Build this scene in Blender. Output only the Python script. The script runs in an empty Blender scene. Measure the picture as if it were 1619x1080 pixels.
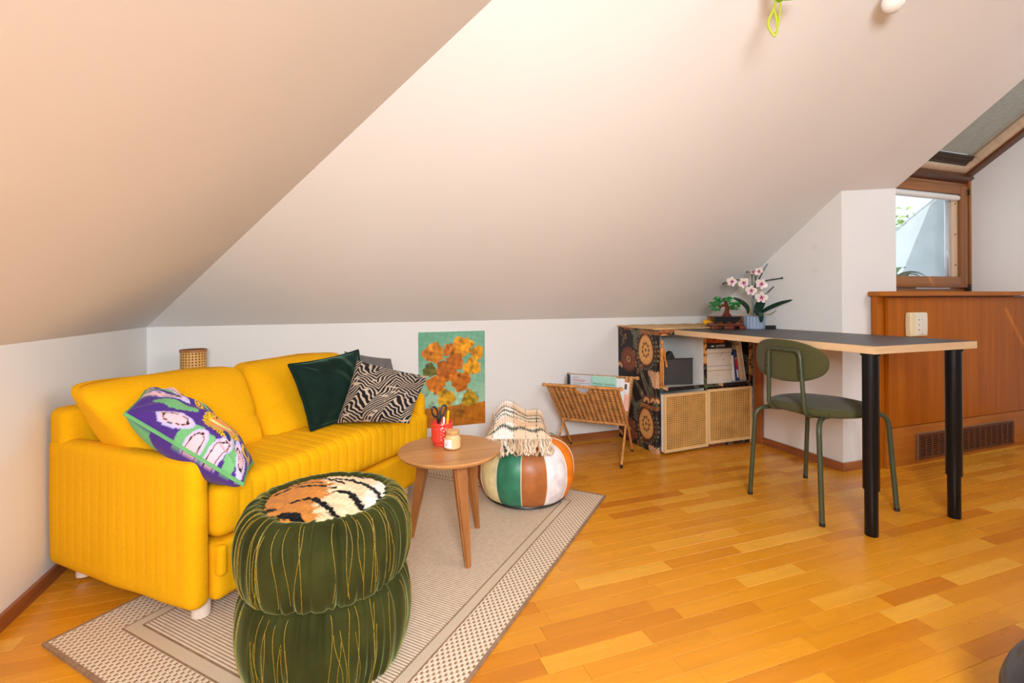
import bpy, bmesh, math, random
import numpy as np
from mathutils import Matrix, Vector
random.seed(7); rng = np.random.default_rng(7)
C = bpy.context.scene.collection
pi = math.pi
# ------------------------------------------------------------------ camera, world, lights, exposure
F_PX, CY, ROLL, YAW = 753.4552, 476.4197, -0.0064, 0.3358
CAM = np.array([0.9605, -2.9139, 0.9508])
fw = np.array([math.sin(YAW), math.cos(YAW), 0.0]); rt = np.array([math.cos(YAW), -math.sin(YAW), 0.0]); upv = np.array([0, 0, 1.0])
cs, sn = math.cos(ROLL), math.sin(ROLL)
cam_x = cs * rt + sn * upv; cam_y = cs * upv - sn * rt
cd = bpy.data.cameras.new('camera'); co = bpy.data.objects.new('camera', cd); C.objects.link(co)
cd.sensor_width = 36; cd.lens = F_PX / 1619 * 36; cd.shift_y = -(540 - CY) / 1619; cd.clip_start = 0.02
m4 = Matrix.Identity(4)
for i in range(3):
    m4[i][0] = cam_x[i]; m4[i][1] = cam_y[i]; m4[i][2] = -fw[i]; m4[i][3] = CAM[i]
co.matrix_world = m4
sc = bpy.context.scene; sc.camera = co
sc.view_settings.view_transform = 'Standard'; sc.view_settings.look = 'None'; sc.view_settings.gamma = 1; sc.view_settings.use_curve_mapping = False
sc.view_settings.exposure = 0.0
W = bpy.data.worlds.new('world'); sc.world = W; W.use_nodes = True
bg = W.node_tree.nodes['Background']; bg.inputs[0].default_value = (0.78, 0.88, 1.0, 1); bg.inputs[1].default_value = 1.5

def lamp(name, kind, loc, target, energy, color, size=1.0, sy=None):
    d = bpy.data.lights.new(name, kind); o = bpy.data.objects.new(name, d); C.objects.link(o)
    d.energy = energy; d.color = color
    if kind == 'AREA':
        d.size = size
        if sy: d.shape = 'RECTANGLE'; d.size_y = sy
    v = Vector(target) - Vector(loc); o.location = loc; o.rotation_euler = v.to_track_quat('-Z', 'Y').to_euler()
    return o
sun = lamp('sun', 'SUN', (2, -3, 6), (2 + 0.55, -3 + 0.36, 6 - 0.93), 4.0, (1, 0.95, 0.88)); sun.data.angle = 0.01
lamp('bounced_flash', 'AREA', (0.92, -3.55, 1.40), (2.3, -1.0, -0.2), 106, (0.88, 0.955, 1.0), 0.7)
lamp('skylight_daylight', 'AREA', (4.5, -2.7, 2.38), (3.0, -1.5, 0.2), 21, (0.80, 0.90, 1.0), 0.9)
slope_lamp = lamp('left_slope_fill', 'AREA', (3.2, -3.7, 1.75), (0.25, -1.7, 1.0), 8.6, (1.0, 0.955, 0.90), 1.2); slope_lamp.data.spread = math.radians(85)  # added unseen fill light to brighten the left slope, narrow spread spares the pier

# ------------------------------------------------------------------ helpers
def S(r, g, b):
    f = lambda c: (c / 255 / 12.92) if c / 255 <= 0.04045 else ((c / 255 + 0.055) / 1.055) ** 2.4
    return (f(r), f(g), f(b))
def SL(c):
    c = np.asarray(c, float) / 255
    return np.where(c <= 0.04045, c / 12.92, ((c + 0.055) / 1.055) ** 2.4)

def mesh(name, V, Fs, col=None, smooth=True, uv=None, fix=False):
    me = bpy.data.meshes.new(name)
    V = np.asarray(V, float)
    me.from_pydata(V.tolist(), [], Fs.tolist() if isinstance(Fs, np.ndarray) else [list(f) for f in Fs])
    if fix:
        bm = bmesh.new(); bm.from_mesh(me); bmesh.ops.recalc_face_normals(bm, faces=bm.faces); bm.to_mesh(me); bm.free()
    if col is not None:
        a = me.color_attributes.new('Col', 'FLOAT_COLOR', 'POINT')
        c4 = np.ones((len(V), 4), np.float32); c4[:, :3] = np.asarray(col)
        a.data.foreach_set('color', c4.ravel())
    if uv is not None:
        ul = me.uv_layers.new(name='UVMap'); uv = np.asarray(uv)
        li = np.empty(len(me.loops), np.int32); me.loops.foreach_get('vertex_index', li)
        ul.data.foreach_set('uv', uv[li].astype(np.float32).ravel())
    if smooth:
        me.polygons.foreach_set('use_smooth', [True] * len(me.polygons))
        try: me.set_sharp_from_angle(angle=math.radians(38))
        except Exception: pass
    me.update()
    return me
def ob(name, me, mat=None, parent=None, loc=None, rotz=0.0, M=None):
    o = bpy.data.objects.new(name, me); C.objects.link(o)
    if mat is not None and me is not None and not me.materials: me.materials.append(mat)
    if parent is not None: o.parent = parent
    if M is not None: o.matrix_local = M
    else:
        if loc is not None: o.location = loc
        if rotz: o.rotation_euler = (0, 0, rotz)
    return o
def tag(o, label=None, cat=None, group=None, kind=None):
    if label: o['label'] = label
    if cat: o['category'] = cat
    if group: o['group'] = group
    if kind: o['kind'] = kind
    return o
def thing(name, label, cat, loc=(0, 0, 0), rotz=0.0, M=None, group=None):
    o = bpy.data.objects.new(name, None); C.objects.link(o); o.empty_display_size = 0.05
    if M is not None: o.matrix_world = M
    else: o.location = loc; o.rotation_euler = (0, 0, rotz)
    return tag(o, label, cat, group)
class MB:
    def __init__(s): s.V = []; s.F = []; s.n = 0
    def add(s, V, F):
        V = np.asarray(V, float).reshape(-1, 3)
        s.V.append(V); s.F += [tuple(int(i) + s.n for i in f) for f in F]; s.n += len(V); return s
    def mesh(s, name='m', **k): return mesh(name, np.concatenate(s.V), s.F, **k)
def part(name, geo, mat, parent, loc=None, rotz=0.0, M=None, label=None, kind=None, **k):
    if isinstance(geo, MB): me = geo.mesh(name, **k)
    elif isinstance(geo, tuple): me = mesh(name, geo[0], geo[1], **k)
    else: me = geo
    o = ob(name, me, mat, parent, loc, rotz, M)
    tag(o, label, None, None, kind); return o

def box(x0, x1, y0, y1, z0, z1):
    V = [(x, y, z) for z in (z0, z1) for y in (y0, y1) for x in (x0, x1)]
    return np.array(V, float), [(0, 2, 3, 1), (4, 5, 7, 6), (0, 1, 5, 4), (2, 6, 7, 3), (0, 4, 6, 2), (1, 3, 7, 5)]
def bbox(x0, x1, y0, y1, z0, z1, bev=0.003, seg=2):
    bm = bmesh.new(); V, F = box(x0, x1, y0, y1, z0, z1)
    vs = [bm.verts.new(v) for v in V]
    for f in F: bm.faces.new([vs[i] for i in f])
    bmesh.ops.bevel(bm, geom=list(bm.edges), offset=bev, segments=seg, profile=0.6, affect='EDGES')
    bm.verts.index_update(); V = np.array([v.co[:] for v in bm.verts]); F = [tuple(v.index for v in f.verts) for f in bm.faces]; bm.free()
    return V, F
def prism(poly, z0, z1):
    n = len(poly); V = [(p[0], p[1], z0) for p in poly] + [(p[0], p[1], z1) for p in poly]
    F = [tuple(range(n))[::-1], tuple(range(n, 2 * n))] + [(i, (i + 1) % n, n + (i + 1) % n, n + i) for i in range(n)]
    return np.array(V, float), F
def tube(path, r, n=10, caps=True, closed=False):
    P = np.asarray(path, float); m = len(P)
    r = np.full(m, r) if np.isscalar(r) else np.asarray(r, float)
    T = np.gradient(P, axis=0) if not closed else np.roll(P, -1, 0) - np.roll(P, 1, 0)
    T /= np.linalg.norm(T, axis=1)[:, None] + 1e-12
    a = np.array([0, 0, 1.0]) if abs(T[0][2]) < 0.9 else np.array([1.0, 0, 0])
    N = np.cross(T[0], a); N /= np.linalg.norm(N); V = []
    for i in range(m):
        N = N - T[i] * (N @ T[i]); N /= np.linalg.norm(N) + 1e-12; B = np.cross(T[i], N)
        for k in range(n):
            t = 2 * pi * k / n; V.append(P[i] + r[i] * (math.cos(t) * N + math.sin(t) * B))
    F = []
    for i in range(m if closed else m - 1):
        j = (i + 1) % m
        for k in range(n): F.append((i * n + k, i * n + (k + 1) % n, j * n + (k + 1) % n, j * n + k))
    if caps and not closed: F += [tuple(range(n))[::-1], tuple(range((m - 1) * n, m * n))]
    return np.array(V), F
def bez(pts, k=8):
    P = np.asarray(pts, float); out = []
    Q = np.vstack([2 * P[0] - P[1], P, 2 * P[-1] - P[-2]])
    for i in range(1, len(Q) - 2):
        for t in np.linspace(0, 1, k, endpoint=False):
            a, b, c, d = Q[i - 1], Q[i], Q[i + 1], Q[i + 2]
            out.append(0.5 * ((2 * b) + (c - a) * t + (2 * a - 5 * b + 4 * c - d) * t ** 2 + (3 * b - a - 3 * c + d) * t ** 3))
    out.append(P[-1]); return np.array(out)
def rpoly(pts, rad, k=6):
    """polyline with rounded corners"""
    P = [np.array(p, float) for p in pts]; out = [P[0]]
    for i in range(1, len(P) - 1):
        a, b, c = P[i - 1], P[i], P[i + 1]
        u = (a - b) / np.linalg.norm(a - b); v = (c - b) / np.linalg.norm(c - b)
        r = min(rad, 0.49 * np.linalg.norm(a - b), 0.49 * np.linalg.norm(c - b))
        for t in np.linspace(0, 1, k): out.append((1 - t) ** 2 * (b + u * r) + 2 * t * (1 - t) * b + t ** 2 * (b + v * r))
    out.append(P[-1]); return np.array(out)
def lathe(prof, n=32, a0=0.0, a1=2 * pi, cap=True):
    full = abs(a1 - a0 - 2 * pi) < 1e-6; m = n if full else n + 1
    V = [(r * math.cos(a0 + (a1 - a0) * k / n), r * math.sin(a0 + (a1 - a0) * k / n), z) for r, z in prof for k in range(m)]
    F = [(i * m + k, i * m + (k + 1) % m, (i + 1) * m + (k + 1) % m, (i + 1) * m + k) for i in range(len(prof) - 1) for k in range(n)]
    if cap and full:
        if prof[0][0] > 1e-6: F.append(tuple(range(n))[::-1])
        if prof[-1][0] > 1e-6: F.append(tuple(range((len(prof) - 1) * m, len(prof) * m)))
    return np.array(V, float), F
def shift(g, d): return np.asarray(g[0]) + np.asarray(d, float), g[1]
def xf(g, M):
    M = np.array(M); return np.asarray(g[0]) @ M[:3, :3].T + M[:3, 3], g[1]
def grid(nu, nv, fn):
    u, v = np.meshgrid(np.linspace(0, 1, nu), np.linspace(0, 1, nv))
    P = fn(u.ravel(), v.ravel())
    i = np.arange((nv - 1) * nu).reshape(nv - 1, nu)[:, :-1].ravel()
    return P, np.stack([i, i + 1, i + 1 + nu, i + nu], 1), u.ravel(), v.ravel()
def roundbox(lo, hi, r, res=(12, 12, 12), k=4):
    lo = np.array(lo, float); hi = np.array(hi, float); ax = []
    for a in range(3):
        L = hi[a] - lo[a]; rr = min(r, L * 0.499); e = rr * (1 - np.cos(np.linspace(0, pi / 2, k + 1)))
        mid = np.linspace(lo[a] + rr, hi[a] - rr, max(2, res[a]))
        ax.append(np.unique(np.round(np.concatenate([lo[a] + e, mid, hi[a] - e]), 6)))
    idx = {}; V = []; F = []
    def vid(p):
        key = tuple(np.round(p, 5))
        if key not in idx: idx[key] = len(V); V.append(p)
        return idx[key]
    for a in range(3):
        b, c = (a + 1) % 3, (a + 2) % 3
        for side, val in ((0, ax[a][0]), (1, ax[a][-1])):
            g = [[None] * len(ax[c]) for _ in ax[b]]
            for i, pb in enumerate(ax[b]):
                for j, pc in enumerate(ax[c]):
                    p = [0, 0, 0]; p[a] = val; p[b] = pb; p[c] = pc; g[i][j] = vid(tuple(p))
            for i in range(len(ax[b]) - 1):
                for j in range(len(ax[c]) - 1):
                    q = (g[i][j], g[i + 1][j], g[i + 1][j + 1], g[i][j + 1]); F.append(q if side else q[::-1])
    V = np.array(V); R = np.minimum(r, (hi - lo) * 0.499)
    inn = np.clip(V, lo + R, hi - R); d = (V - inn) / R; n = np.linalg.norm(d, axis=1)[:, None]
    N = d / np.maximum(n, 1e-9)
    return inn + N * R, F, N
def noise3(P, f, seed=0):
    r = np.random.default_rng(seed); out = np.zeros(len(P))
    for _ in range(7):
        k = r.normal(size=3) * f; out += np.sin(P @ k + r.uniform(0, 6.28))
    return out / 3.5
def sst(a, b, x): t = np.clip((x - a) / (b - a), 0, 1); return t * t * (3 - 2 * t)

# ------------------------------------------------------------------ materials
class NT:
    def __init__(s, name):
        s.m = bpy.data.materials.new(name); s.m.use_nodes = True; s.t = s.m.node_tree; s.N = s.t.nodes; s.L = s.t.links
        s.p = s.N['Principled BSDF']; s.out = s.N['Material Output']
    def n(s, typ, **k):
        x = s.N.new(typ)
        for a, b in k.items(): setattr(x, a, b)
        return x
    def setin(s, node, i, v):
        if hasattr(v, 'is_linked') or isinstance(v, bpy.types.NodeSocket): s.L.new(v, node.inputs[i])
        elif v is not None: node.inputs[i].default_value = v
    def math(s, op, a, b=None, c=None):
        x = s.n('ShaderNodeMath', operation=op)
        for i, v in enumerate((a, b, c)):
            if v is not None: s.setin(x, i, v)
        return x.outputs[0]
    def mix(s, f, a, b, mode='MIX'):
        x = s.n('ShaderNodeMix', data_type='RGBA', blend_type=mode)
        s.setin(x, 0, f); s.setin(x, 6, a if not isinstance(a, tuple) else (*a, 1)[:4]); s.setin(x, 7, b if not isinstance(b, tuple) else (*b, 1)[:4])
        return x.outputs[2]
    def ramp(s, f, *stops):
        x = s.n('ShaderNodeValToRGB'); e = x.color_ramp.elements
        while len(e) < len(stops): e.new(0.5)
        for i, (pos, col) in enumerate(stops): e[i].position = pos; e[i].color = (*col, 1) if not np.isscalar(col) else (col, col, col, 1)
        s.setin(x, 0, f); return x.outputs[0]
    def noise(s, vec=None, scale=5, detail=3, rough=0.5):
        x = s.n('ShaderNodeTexNoise'); x.inputs['Scale'].default_value = scale; x.inputs['Detail'].default_value = detail; x.inputs['Roughness'].default_value = rough
        if vec is not None: s.L.new(vec, x.inputs['Vector'])
        return x.outputs[0]
    def coord(s, which='Object', scale=(1, 1, 1), off=None):
        c = s.n('ShaderNodeTexCoord').outputs[which]; mp = s.n('ShaderNodeMapping'); mp.inputs['Scale'].default_value = scale
        s.L.new(c, mp.inputs['Vector'])
        if off is not None: s.L.new(off, mp.inputs['Location'])
        return mp.outputs[0]
    def bump(s, h, strength=0.3, dist=0.002):
        b = s.n('ShaderNodeBump'); b.inputs['Strength'].default_value = strength; b.inputs['Distance'].default_value = dist
        s.L.new(h, b.inputs['Height']); s.L.new(b.outputs[0], s.p.inputs['Normal'])
    def base(s, v): s.setin(s.p, 'Base Color', v if not isinstance(v, tuple) else (*v, 1)[:4])
    def set(s, **k):
        for a, b in k.items(): s.p.inputs[a.replace('_', ' ')].default_value = b
        return s
def plain(name, col, rough=0.5, var=0.06, scale=14, bump=0.0, bscale=60, bdist=0.001, **k):
    t = NT(name); nz = t.noise(t.coord(), scale, 3)
    c2 = tuple(min(1, c * (1 + 2 * var)) for c in col); c1 = tuple(c * (1 - 2 * var) for c in col)
    t.base(t.ramp(nz, (0.3, c1), (0.7, c2))); t.set(Roughness=rough, **k)
    if bump: t.bump(t.noise(t.coord(), bscale, 3), bump, bdist)
    return t.m
def fabric(name, col, rough=0.9, sheen=0.25, weave=420, bump=0.35, var=0.05, slub=0.0, vcol=False):
    t = NT(name)
    a = t.noise(t.coord(scale=(1, 1, 0.12)), weave, 1); b = t.noise(t.coord(scale=(0.12, 0.12, 1)), weave, 1)
    h = t.math('ADD', a, b)
    if vcol:
        at = t.n('ShaderNodeAttribute', attribute_name='Col').outputs[0]
        t.base(t.mix(0.35, at, t.mix(1.0, at, t.ramp(t.math('MULTIPLY', h, 0.5), (0.3, (0.72,) * 3), (0.7, (1.15,) * 3)), 'MULTIPLY')))
    else:
        big = t.noise(t.coord(), 5, 2); f = t.math('ADD', t.math('MULTIPLY', h, 0.42), t.math('MULTIPLY', big, 0.16))
        t.base(t.ramp(f, (0.3, tuple(c * (1 - 4 * var) for c in col)), (0.72, tuple(min(1, c * (1 + 2 * var)) for c in col))))
    t.set(Roughness=rough, Sheen_Weight=sheen, Sheen_Roughness=0.5); t.p.inputs['Specular IOR Level'].default_value = 0.2
    t.bump(h, bump, 0.0012); return t.m
def velvet(name, col, sheen=0.9, tint=(1, 1, 1), vcol=False, bscale=300):
    t = NT(name)
    if vcol: t.base(t.n('ShaderNodeAttribute', attribute_name='Col').outputs[0])
    else: t.base(t.ramp(t.noise(t.coord(), 12, 4), (0.3, tuple(c * 0.7 for c in col)), (0.7, tuple(c * 1.35 for c in col))))
    t.set(Roughness=0.85, Sheen_Weight=sheen, Sheen_Roughness=0.35); t.p.inputs['Sheen Tint'].default_value = (*tint, 1); t.p.inputs['Specular IOR Level'].default_value = 0.15
    t.bump(t.noise(t.coord(), bscale, 2), 0.35, 0.001); return t.m
def wood(name, c1, c2, axis=0, scale=1.0, rough=0.4, coat=0.0, contrast=(0.3, 0.7), bump=0.08):
    t = NT(name); oi = t.n('ShaderNodeObjectInfo').outputs['Random']; off = t.n('ShaderNodeCombineXYZ')
    for i in range(3): t.L.new(t.math('MULTIPLY', oi, 13.0 + 7 * i), off.inputs[i])
    s1 = [22 * scale] * 3; s1[axis] = 1.3 * scale; s2 = [150 * scale] * 3; s2[axis] = 5 * scale
    a = t.noise(t.coord(scale=tuple(s1), off=off.outputs[0]), 1, 4, 0.6); b = t.noise(t.coord(scale=tuple(s2), off=off.outputs[0]), 1, 3)
    f = t.math('ADD', t.math('MULTIPLY', a, 0.65), t.math('MULTIPLY', b, 0.35))
    t.base(t.ramp(f, (contrast[0], c1), (contrast[1], c2))); t.set(Roughness=rough, Coat_Weight=coat, Coat_Roughness=0.15)
    t.bump(b, bump, 0.001); return t.m
def vmat(name, rough=0.7, bump=0.0, bscale=200, sheen=0.0, spec=0.3):
    t = NT(name); a = t.n('ShaderNodeAttribute', attribute_name='Col').outputs[0]
    nz = t.noise(t.coord(), 90, 3)
    t.base(t.mix(1.0, a, t.ramp(nz, (0.2, (0.9,) * 3), (0.8, (1.06,) * 3)), 'MULTIPLY')); t.set(Roughness=rough, Sheen_Weight=sheen); t.p.inputs['Specular IOR Level'].default_value = spec
    if bump: t.bump(t.noise(t.coord(), bscale, 3), bump, 0.001)
    return t.m
def paint(name, col):
    t = NT(name); big = t.noise(t.coord(), 1.6, 3); fine = t.noise(t.coord(), 130, 3, 0.6)
    t.base(t.ramp(big, (0.3, tuple(c * 0.975 for c in col)), (0.7, tuple(min(1, c * 1.015) for c in col))))
    t.set(Roughness=0.75); t.p.inputs['Specular IOR Level'].default_value = 0.25; t.bump(fine, 0.12, 0.0012); return t.m
def stained_paint(name, col, spots):
    m = paint(name, col); nt = m.node_tree; p = nt.nodes['Principled BSDF']; src = p.inputs['Base Color'].links[0].from_socket
    tc = nt.nodes.new('ShaderNodeTexCoord'); fac = None
    for q, r in spots:
        d = nt.nodes.new('ShaderNodeVectorMath'); d.operation = 'DISTANCE'; nt.links.new(tc.outputs['Object'], d.inputs[0]); d.inputs[1].default_value = q
        mr = nt.nodes.new('ShaderNodeMapRange'); mr.inputs['From Min'].default_value = 0.0; mr.inputs['From Max'].default_value = r; mr.inputs['To Min'].default_value = 0.16; mr.inputs['To Max'].default_value = 0.0; nt.links.new(d.outputs['Value'], mr.inputs['Value'])
        if fac is None: fac = mr.outputs[0]
        else:
            a = nt.nodes.new('ShaderNodeMath'); a.operation = 'ADD'; nt.links.new(fac, a.inputs[0]); nt.links.new(mr.outputs[0], a.inputs[1]); fac = a.outputs[0]
    mx = nt.nodes.new('ShaderNodeMix'); mx.data_type = 'RGBA'; nt.links.new(fac, mx.inputs[0]); nt.links.new(src, mx.inputs[6]); mx.inputs[7].default_value = (0.42, 0.28, 0.18, 1); nt.links.new(mx.outputs[2], p.inputs['Base Color']); return m
def glassy(name, col=(1, 1, 1), gloss=0.06):
    t = NT(name); tr = t.n('ShaderNodeBsdfTransparent'); tr.inputs[0].default_value = (*col, 1); gl = t.n('ShaderNodeBsdfGlossy'); gl.inputs['Roughness'].default_value = 0.02
    fz = t.math('ADD', t.math('MULTIPLY', t.noise(t.coord(), 3, 2), 0.02), gloss)
    mx = t.n('ShaderNodeMixShader'); t.L.new(fz, mx.inputs[0]); t.L.new(tr.outputs[0], mx.inputs[1]); t.L.new(gl.outputs[0], mx.inputs[2]); t.L.new(mx.outputs[0], t.out.inputs[0]); return t.m

M_wall = paint('white_wall_paint', (0.80, 0.78, 0.765)); M_ceil = paint('white_ceiling_paint', (0.80, 0.785, 0.77))
M_base = wood('baseboard_oak', S(126, 66, 30), S(172, 104, 56), 0, 1.2, 0.4, 0.2)
M_basey = wood('baseboard_oak_lengthwise', S(118, 62, 32), S(168, 100, 58), 1, 1.2, 0.4, 0.2)
# ------------------------------------------------------------------ the room
KZ, SB, SLF = 0.8303, 0.7024, 0.7563          # knee wall height, pitch of the back slope and of the left slope
XW, YP, XP, XC, YW, XR = 3.5546, -1.0252, 3.998, 5.05, -0.80, 5.6
ZF = 2.45; YF = -(ZF - KZ) / SB; XF = (ZF - KZ) / SLF; YR = -5.0
def struct(name, geo, mat, smooth=False, parent=None):
    o = part(name, geo, mat, parent, smooth=smooth); o['kind'] = 'structure'; return o
def slab(poly, thick):
    """polygon in 3D extruded along +-normal away from the room"""
    P = np.array(poly, float); n = np.cross(P[1] - P[0], P[2] - P[0]); n /= np.linalg.norm(n)
    if n[2] < 0: n = -n
    m = len(P); V = np.vstack([P, P + n * thick])
    F = [tuple(range(m)), tuple(range(m, 2 * m))[::-1]] + [(i, (i + 1) % m, m + (i + 1) % m, m + i) for i in range(m)]
    return V, F
zs = lambda y: KZ - SB * y
struct('wall_back', box(-0.1, XW, 0, 0.1, -0.02, KZ + 0.03), M_wall)
struct('wall_left', box(-0.1, 0, YR, 0.1, -0.02, KZ + 0.03), M_wall)
hipx = lambda y: (zs(y) - KZ) / SLF
struct('ceiling', slab([(0, 0, KZ), (XW + 0.001, 0, KZ), (XW + 0.001, YF, ZF), (hipx(YF), YF, ZF)], 0.08), M_ceil)
struct('ceiling', slab([(0, 0, KZ), (hipx(YF), YF, ZF), (XF, YR, ZF), (0, YR, KZ)], 0.08), M_ceil)
struct('ceiling', box(XF, XP, YR, YF, ZF, ZF + 0.08), M_ceil)
# right gable wall with its end face (a solid pier between the room and the dormer niche)
prof = [(YP, -0.02), (0.1, -0.02), (0.1, KZ - 0.02), (0, KZ + 0.004), (YP, zs(YP) + 0.055)]
V = [(XW, y, z) for y, z in prof] + [(XP, y, z) for y, z in prof]; n = len(prof)
F = [tuple(range(n)), tuple(range(n, 2 * n))[::-1]] + [(i, n + i, n + (i + 1) % n, (i + 1) % n) for i in range(n)]
struct('wall_right', (np.array(V), F), stained_paint('stained_wall_paint', (0.80, 0.78, 0.765), [((XW, -0.864, 1.256), 0.028), ((XW, -0.863, 1.123), 0.03)]))
# slanted strip of ceiling above the pier, tilted a little, running up beside the roof window
struct('ceiling', slab([(XW, YP, zs(YP)), (XP, YP, zs(YP) + 0.046), (XP, YF, ZF + 0.046), (XW, YF, ZF)], 0.05), M_ceil)
# reveal of the dormer on the pier side, cheek wall, wall below the window
ZN = 2.70; YN = -2.104
V = [(XP, YW, 0.9), (XP, YW, 1.785), (XP, YN, ZN), (XP, YR, ZN), (XP, YR, ZF + 0.05), (XP, YF, ZF + 0.05), (XP, YP + 0.004, zs(YP) + 0.05), (XP, YP + 0.004, 0.9)]
V2 = [(x - 0.03, y, z) for x, y, z in V]; n = len(V)
struct('wall_reveal', (np.array(V + V2), [tuple(range(n)), tuple(range(n, 2 * n))[::-1]] + [(i, n + i, n + (i + 1) % n, (i + 1) % n) for i in range(n)]), M_wall)
YE = -1.124; prof = [(YW, -0.02), (YW, 1.79), (YE, 1.79 + SB * (YW - YE)), (YE, 0.993), (-1.069, 0.993), (-1.069, -0.02)]; n = len(prof)
V = [(XC, y, z) for y, z in prof] + [(XC + 0.08, y, z) for y, z in prof]
struct('wall_cheek', (np.array(V), [tuple(range(n)), tuple(range(n, 2 * n))[::-1]] + [(i, n + i, n + (i + 1) % n, (i + 1) % n) for i in range(n)]), M_wall)
struct('wall_right', box(XC + 0.081, XR, YE + 0.002, -0.95, 0.994, ZN + 0.05), M_wall)
struct('wall_right', box(XC + 0.081, XR, -1.067, -0.95, -0.02, 0.965), M_wall)
tri = [(YE + 0.05, 1.76 + SB * (YW - YE - 0.05)), (YE + 0.05, ZN + 0.05), (YN - 0.06, ZN + 0.05), (YN - 0.06, ZN - 0.01)]
struct('wall_right', (np.array([(XC + 0.003, y, z) for y, z in tri] + [(XC + 0.08, y, z) for y, z in tri]), [(0, 1, 2, 3), (7, 6, 5, 4), (0, 4, 5, 1), (1, 5, 6, 2), (2, 6, 7, 3), (3, 7, 4, 0)]), M_wall)
struct('wall_right', box(XR, XR + 0.08, YR, -0.95, -0.02, ZN + 0.05), M_wall)
struct('ceiling', box(XC + 0.001, XR, YN, -0.95, ZN, ZN + 0.06), M_ceil)
struct('wall_window', box(XP, XC, YW, YW + 0.1, -0.02, 1.0), M_wall)
struct('ceiling', box(XP, XR, YR, YN, ZN, ZN + 0.06), M_ceil)
struct('wall_front', box(-0.1, XR, YR - 0.1, YR, -0.02, ZN + 0.05), M_wall)

# baseboards
BH = 0.046
struct('baseboard_back', bbox(0.012, 2.762, -0.013, 0, 0, BH, 0.002), M_base)
struct('baseboard_left', bbox(0, 0.013, YR, -0.013, 0, BH, 0.002), M_basey)
struct('baseboard_right', bbox(XW - 0.013, XW, YP - 0.013, -0.475, 0, BH, 0.002), M_basey)
struct('baseboard_pier', bbox(XW, 3.80, YP - 0.013, YP, 0, BH, 0.002), M_base)

# floor: parquet strips, the largest in view one object each
floor = struct('floor', box(-0.1, XR, YR, 0.1, -0.05, -0.006), plain('floor_screed', S(120, 70, 30), 0.8))
def floor_mat():
    t = NT('parquet'); oi = t.n('ShaderNodeObjectInfo').outputs['Random']; at = t.n('ShaderNodeAttribute', attribute_name='rnd').outputs['Fac']
    r = t.math('FRACT', t.math('ADD', t.math('MULTIPLY', oi, 7.31), at)); off = t.n('ShaderNodeCombineXYZ')
    for i in range(3): t.L.new(t.math('MULTIPLY', r, 31.0 + 17 * i), off.inputs[i])
    a = t.noise(t.coord(scale=(2.2, 30, 30), off=off.outputs[0]), 1, 4, 0.6); b = t.noise(t.coord(scale=(9, 230, 230), off=off.outputs[0]), 1, 3, 0.6)
    cst = t.ramp(r, (0.0, S(196, 116, 16)), (0.2, S(212, 136, 24)), (0.8, S(221, 147, 31)), (1.0, S(231, 167, 58)))
    g = t.ramp(t.math('ADD', t.math('MULTIPLY', a, 0.6), t.math('MULTIPLY', b, 0.4)), (0.25, (0.82, 0.80, 0.76)), (0.75, (1.08, 1.08, 1.1)))
    t.base(t.mix(1.0, cst, g, 'MULTIPLY'))
    t.set(Roughness=0.3, Coat_Weight=0.35, Coat_Roughness=0.22); t.p.inputs['Specular IOR Level'].default_value = 0.45
    t.setin(t.p, 'Roughness', t.ramp(t.noise(t.coord(scale=(3, 3, 3)), 2, 3), (0.3, 0.24), (0.7, 0.38)))
    t.bump(b, 0.05, 0.0006); return t.m
M_floor = floor_mat()
def plank_geo(L, w, g=0.00035, b=0.0005):
    x, y = L / 2 - g, w / 2 - g
    V = [(sx * x, sy * y, -0.006) for sx, sy in ((-1, -1), (1, -1), (1, 1), (-1, 1))] + [(sx * x, sy * y, -b) for sx, sy in ((-1, -1), (1, -1), (1, 1), (-1, 1))] + [(sx * (x - b), sy * (y - b), 0) for sx, sy in ((-1, -1), (1, -1), (1, 1), (-1, 1))]
    F = [(8, 9, 10, 11)] + [(a + i, a + (i + 1) % 4, a + 4 + (i + 1) % 4, a + 4 + i) for a in (0, 4) for i in range(4)]
    return np.array(V), F
PW = 0.0575; lens = [0.26, 0.32, 0.36, 0.40, 0.46]
pm = [mesh('plank', *plank_geo(L, PW), smooth=False) for L in lens]
for me in pm: me.materials.append(M_floor)
def project(P):
    d = np.asarray(P) - CAM; z = d @ fw
    return np.array([809.5 + F_PX * (d @ cam_x) / z, CY - F_PX * (d @ cam_y) / z]), z
planks = []
for row in range(int(5.0 / PW)):
    y = -0.013 - PW * (row + 0.5); x = -random.uniform(0, 0.4)
    if y < YR + 0.03: break
    while x < XR - 0.03:
        k = random.choices(range(5), (1, 2, 3, 2, 1))[0]; L = lens[k]
        if x + L > 0.0:
            cx = x + L / 2; size = 0.0
            pr, zz = project((cx, y, 0))
            if zz > 0.3 and -120 < pr[0] < 1740 and pr[1] < 1130 and x > 0.0 and x + L < XR:
                hid = (cx > XW and y > YP) or (cx > 3.82 and y > -1.1)
                A = np.array([0.157, -1.231]); q = np.array([cx, y]) - A
                ru = q @ np.array([0.7173, 0.6968]); rv = q @ np.array([0.6968, -0.7173])
                if not hid and not (0.12 < ru < 1.5 and 0.12 < rv < 1.02): size = 1.0 / zz ** 2
            planks.append((size, cx, y, k))
        x += L
planks.sort(key=lambda p: -p[0])
rest = MB(); rr = []
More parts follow.
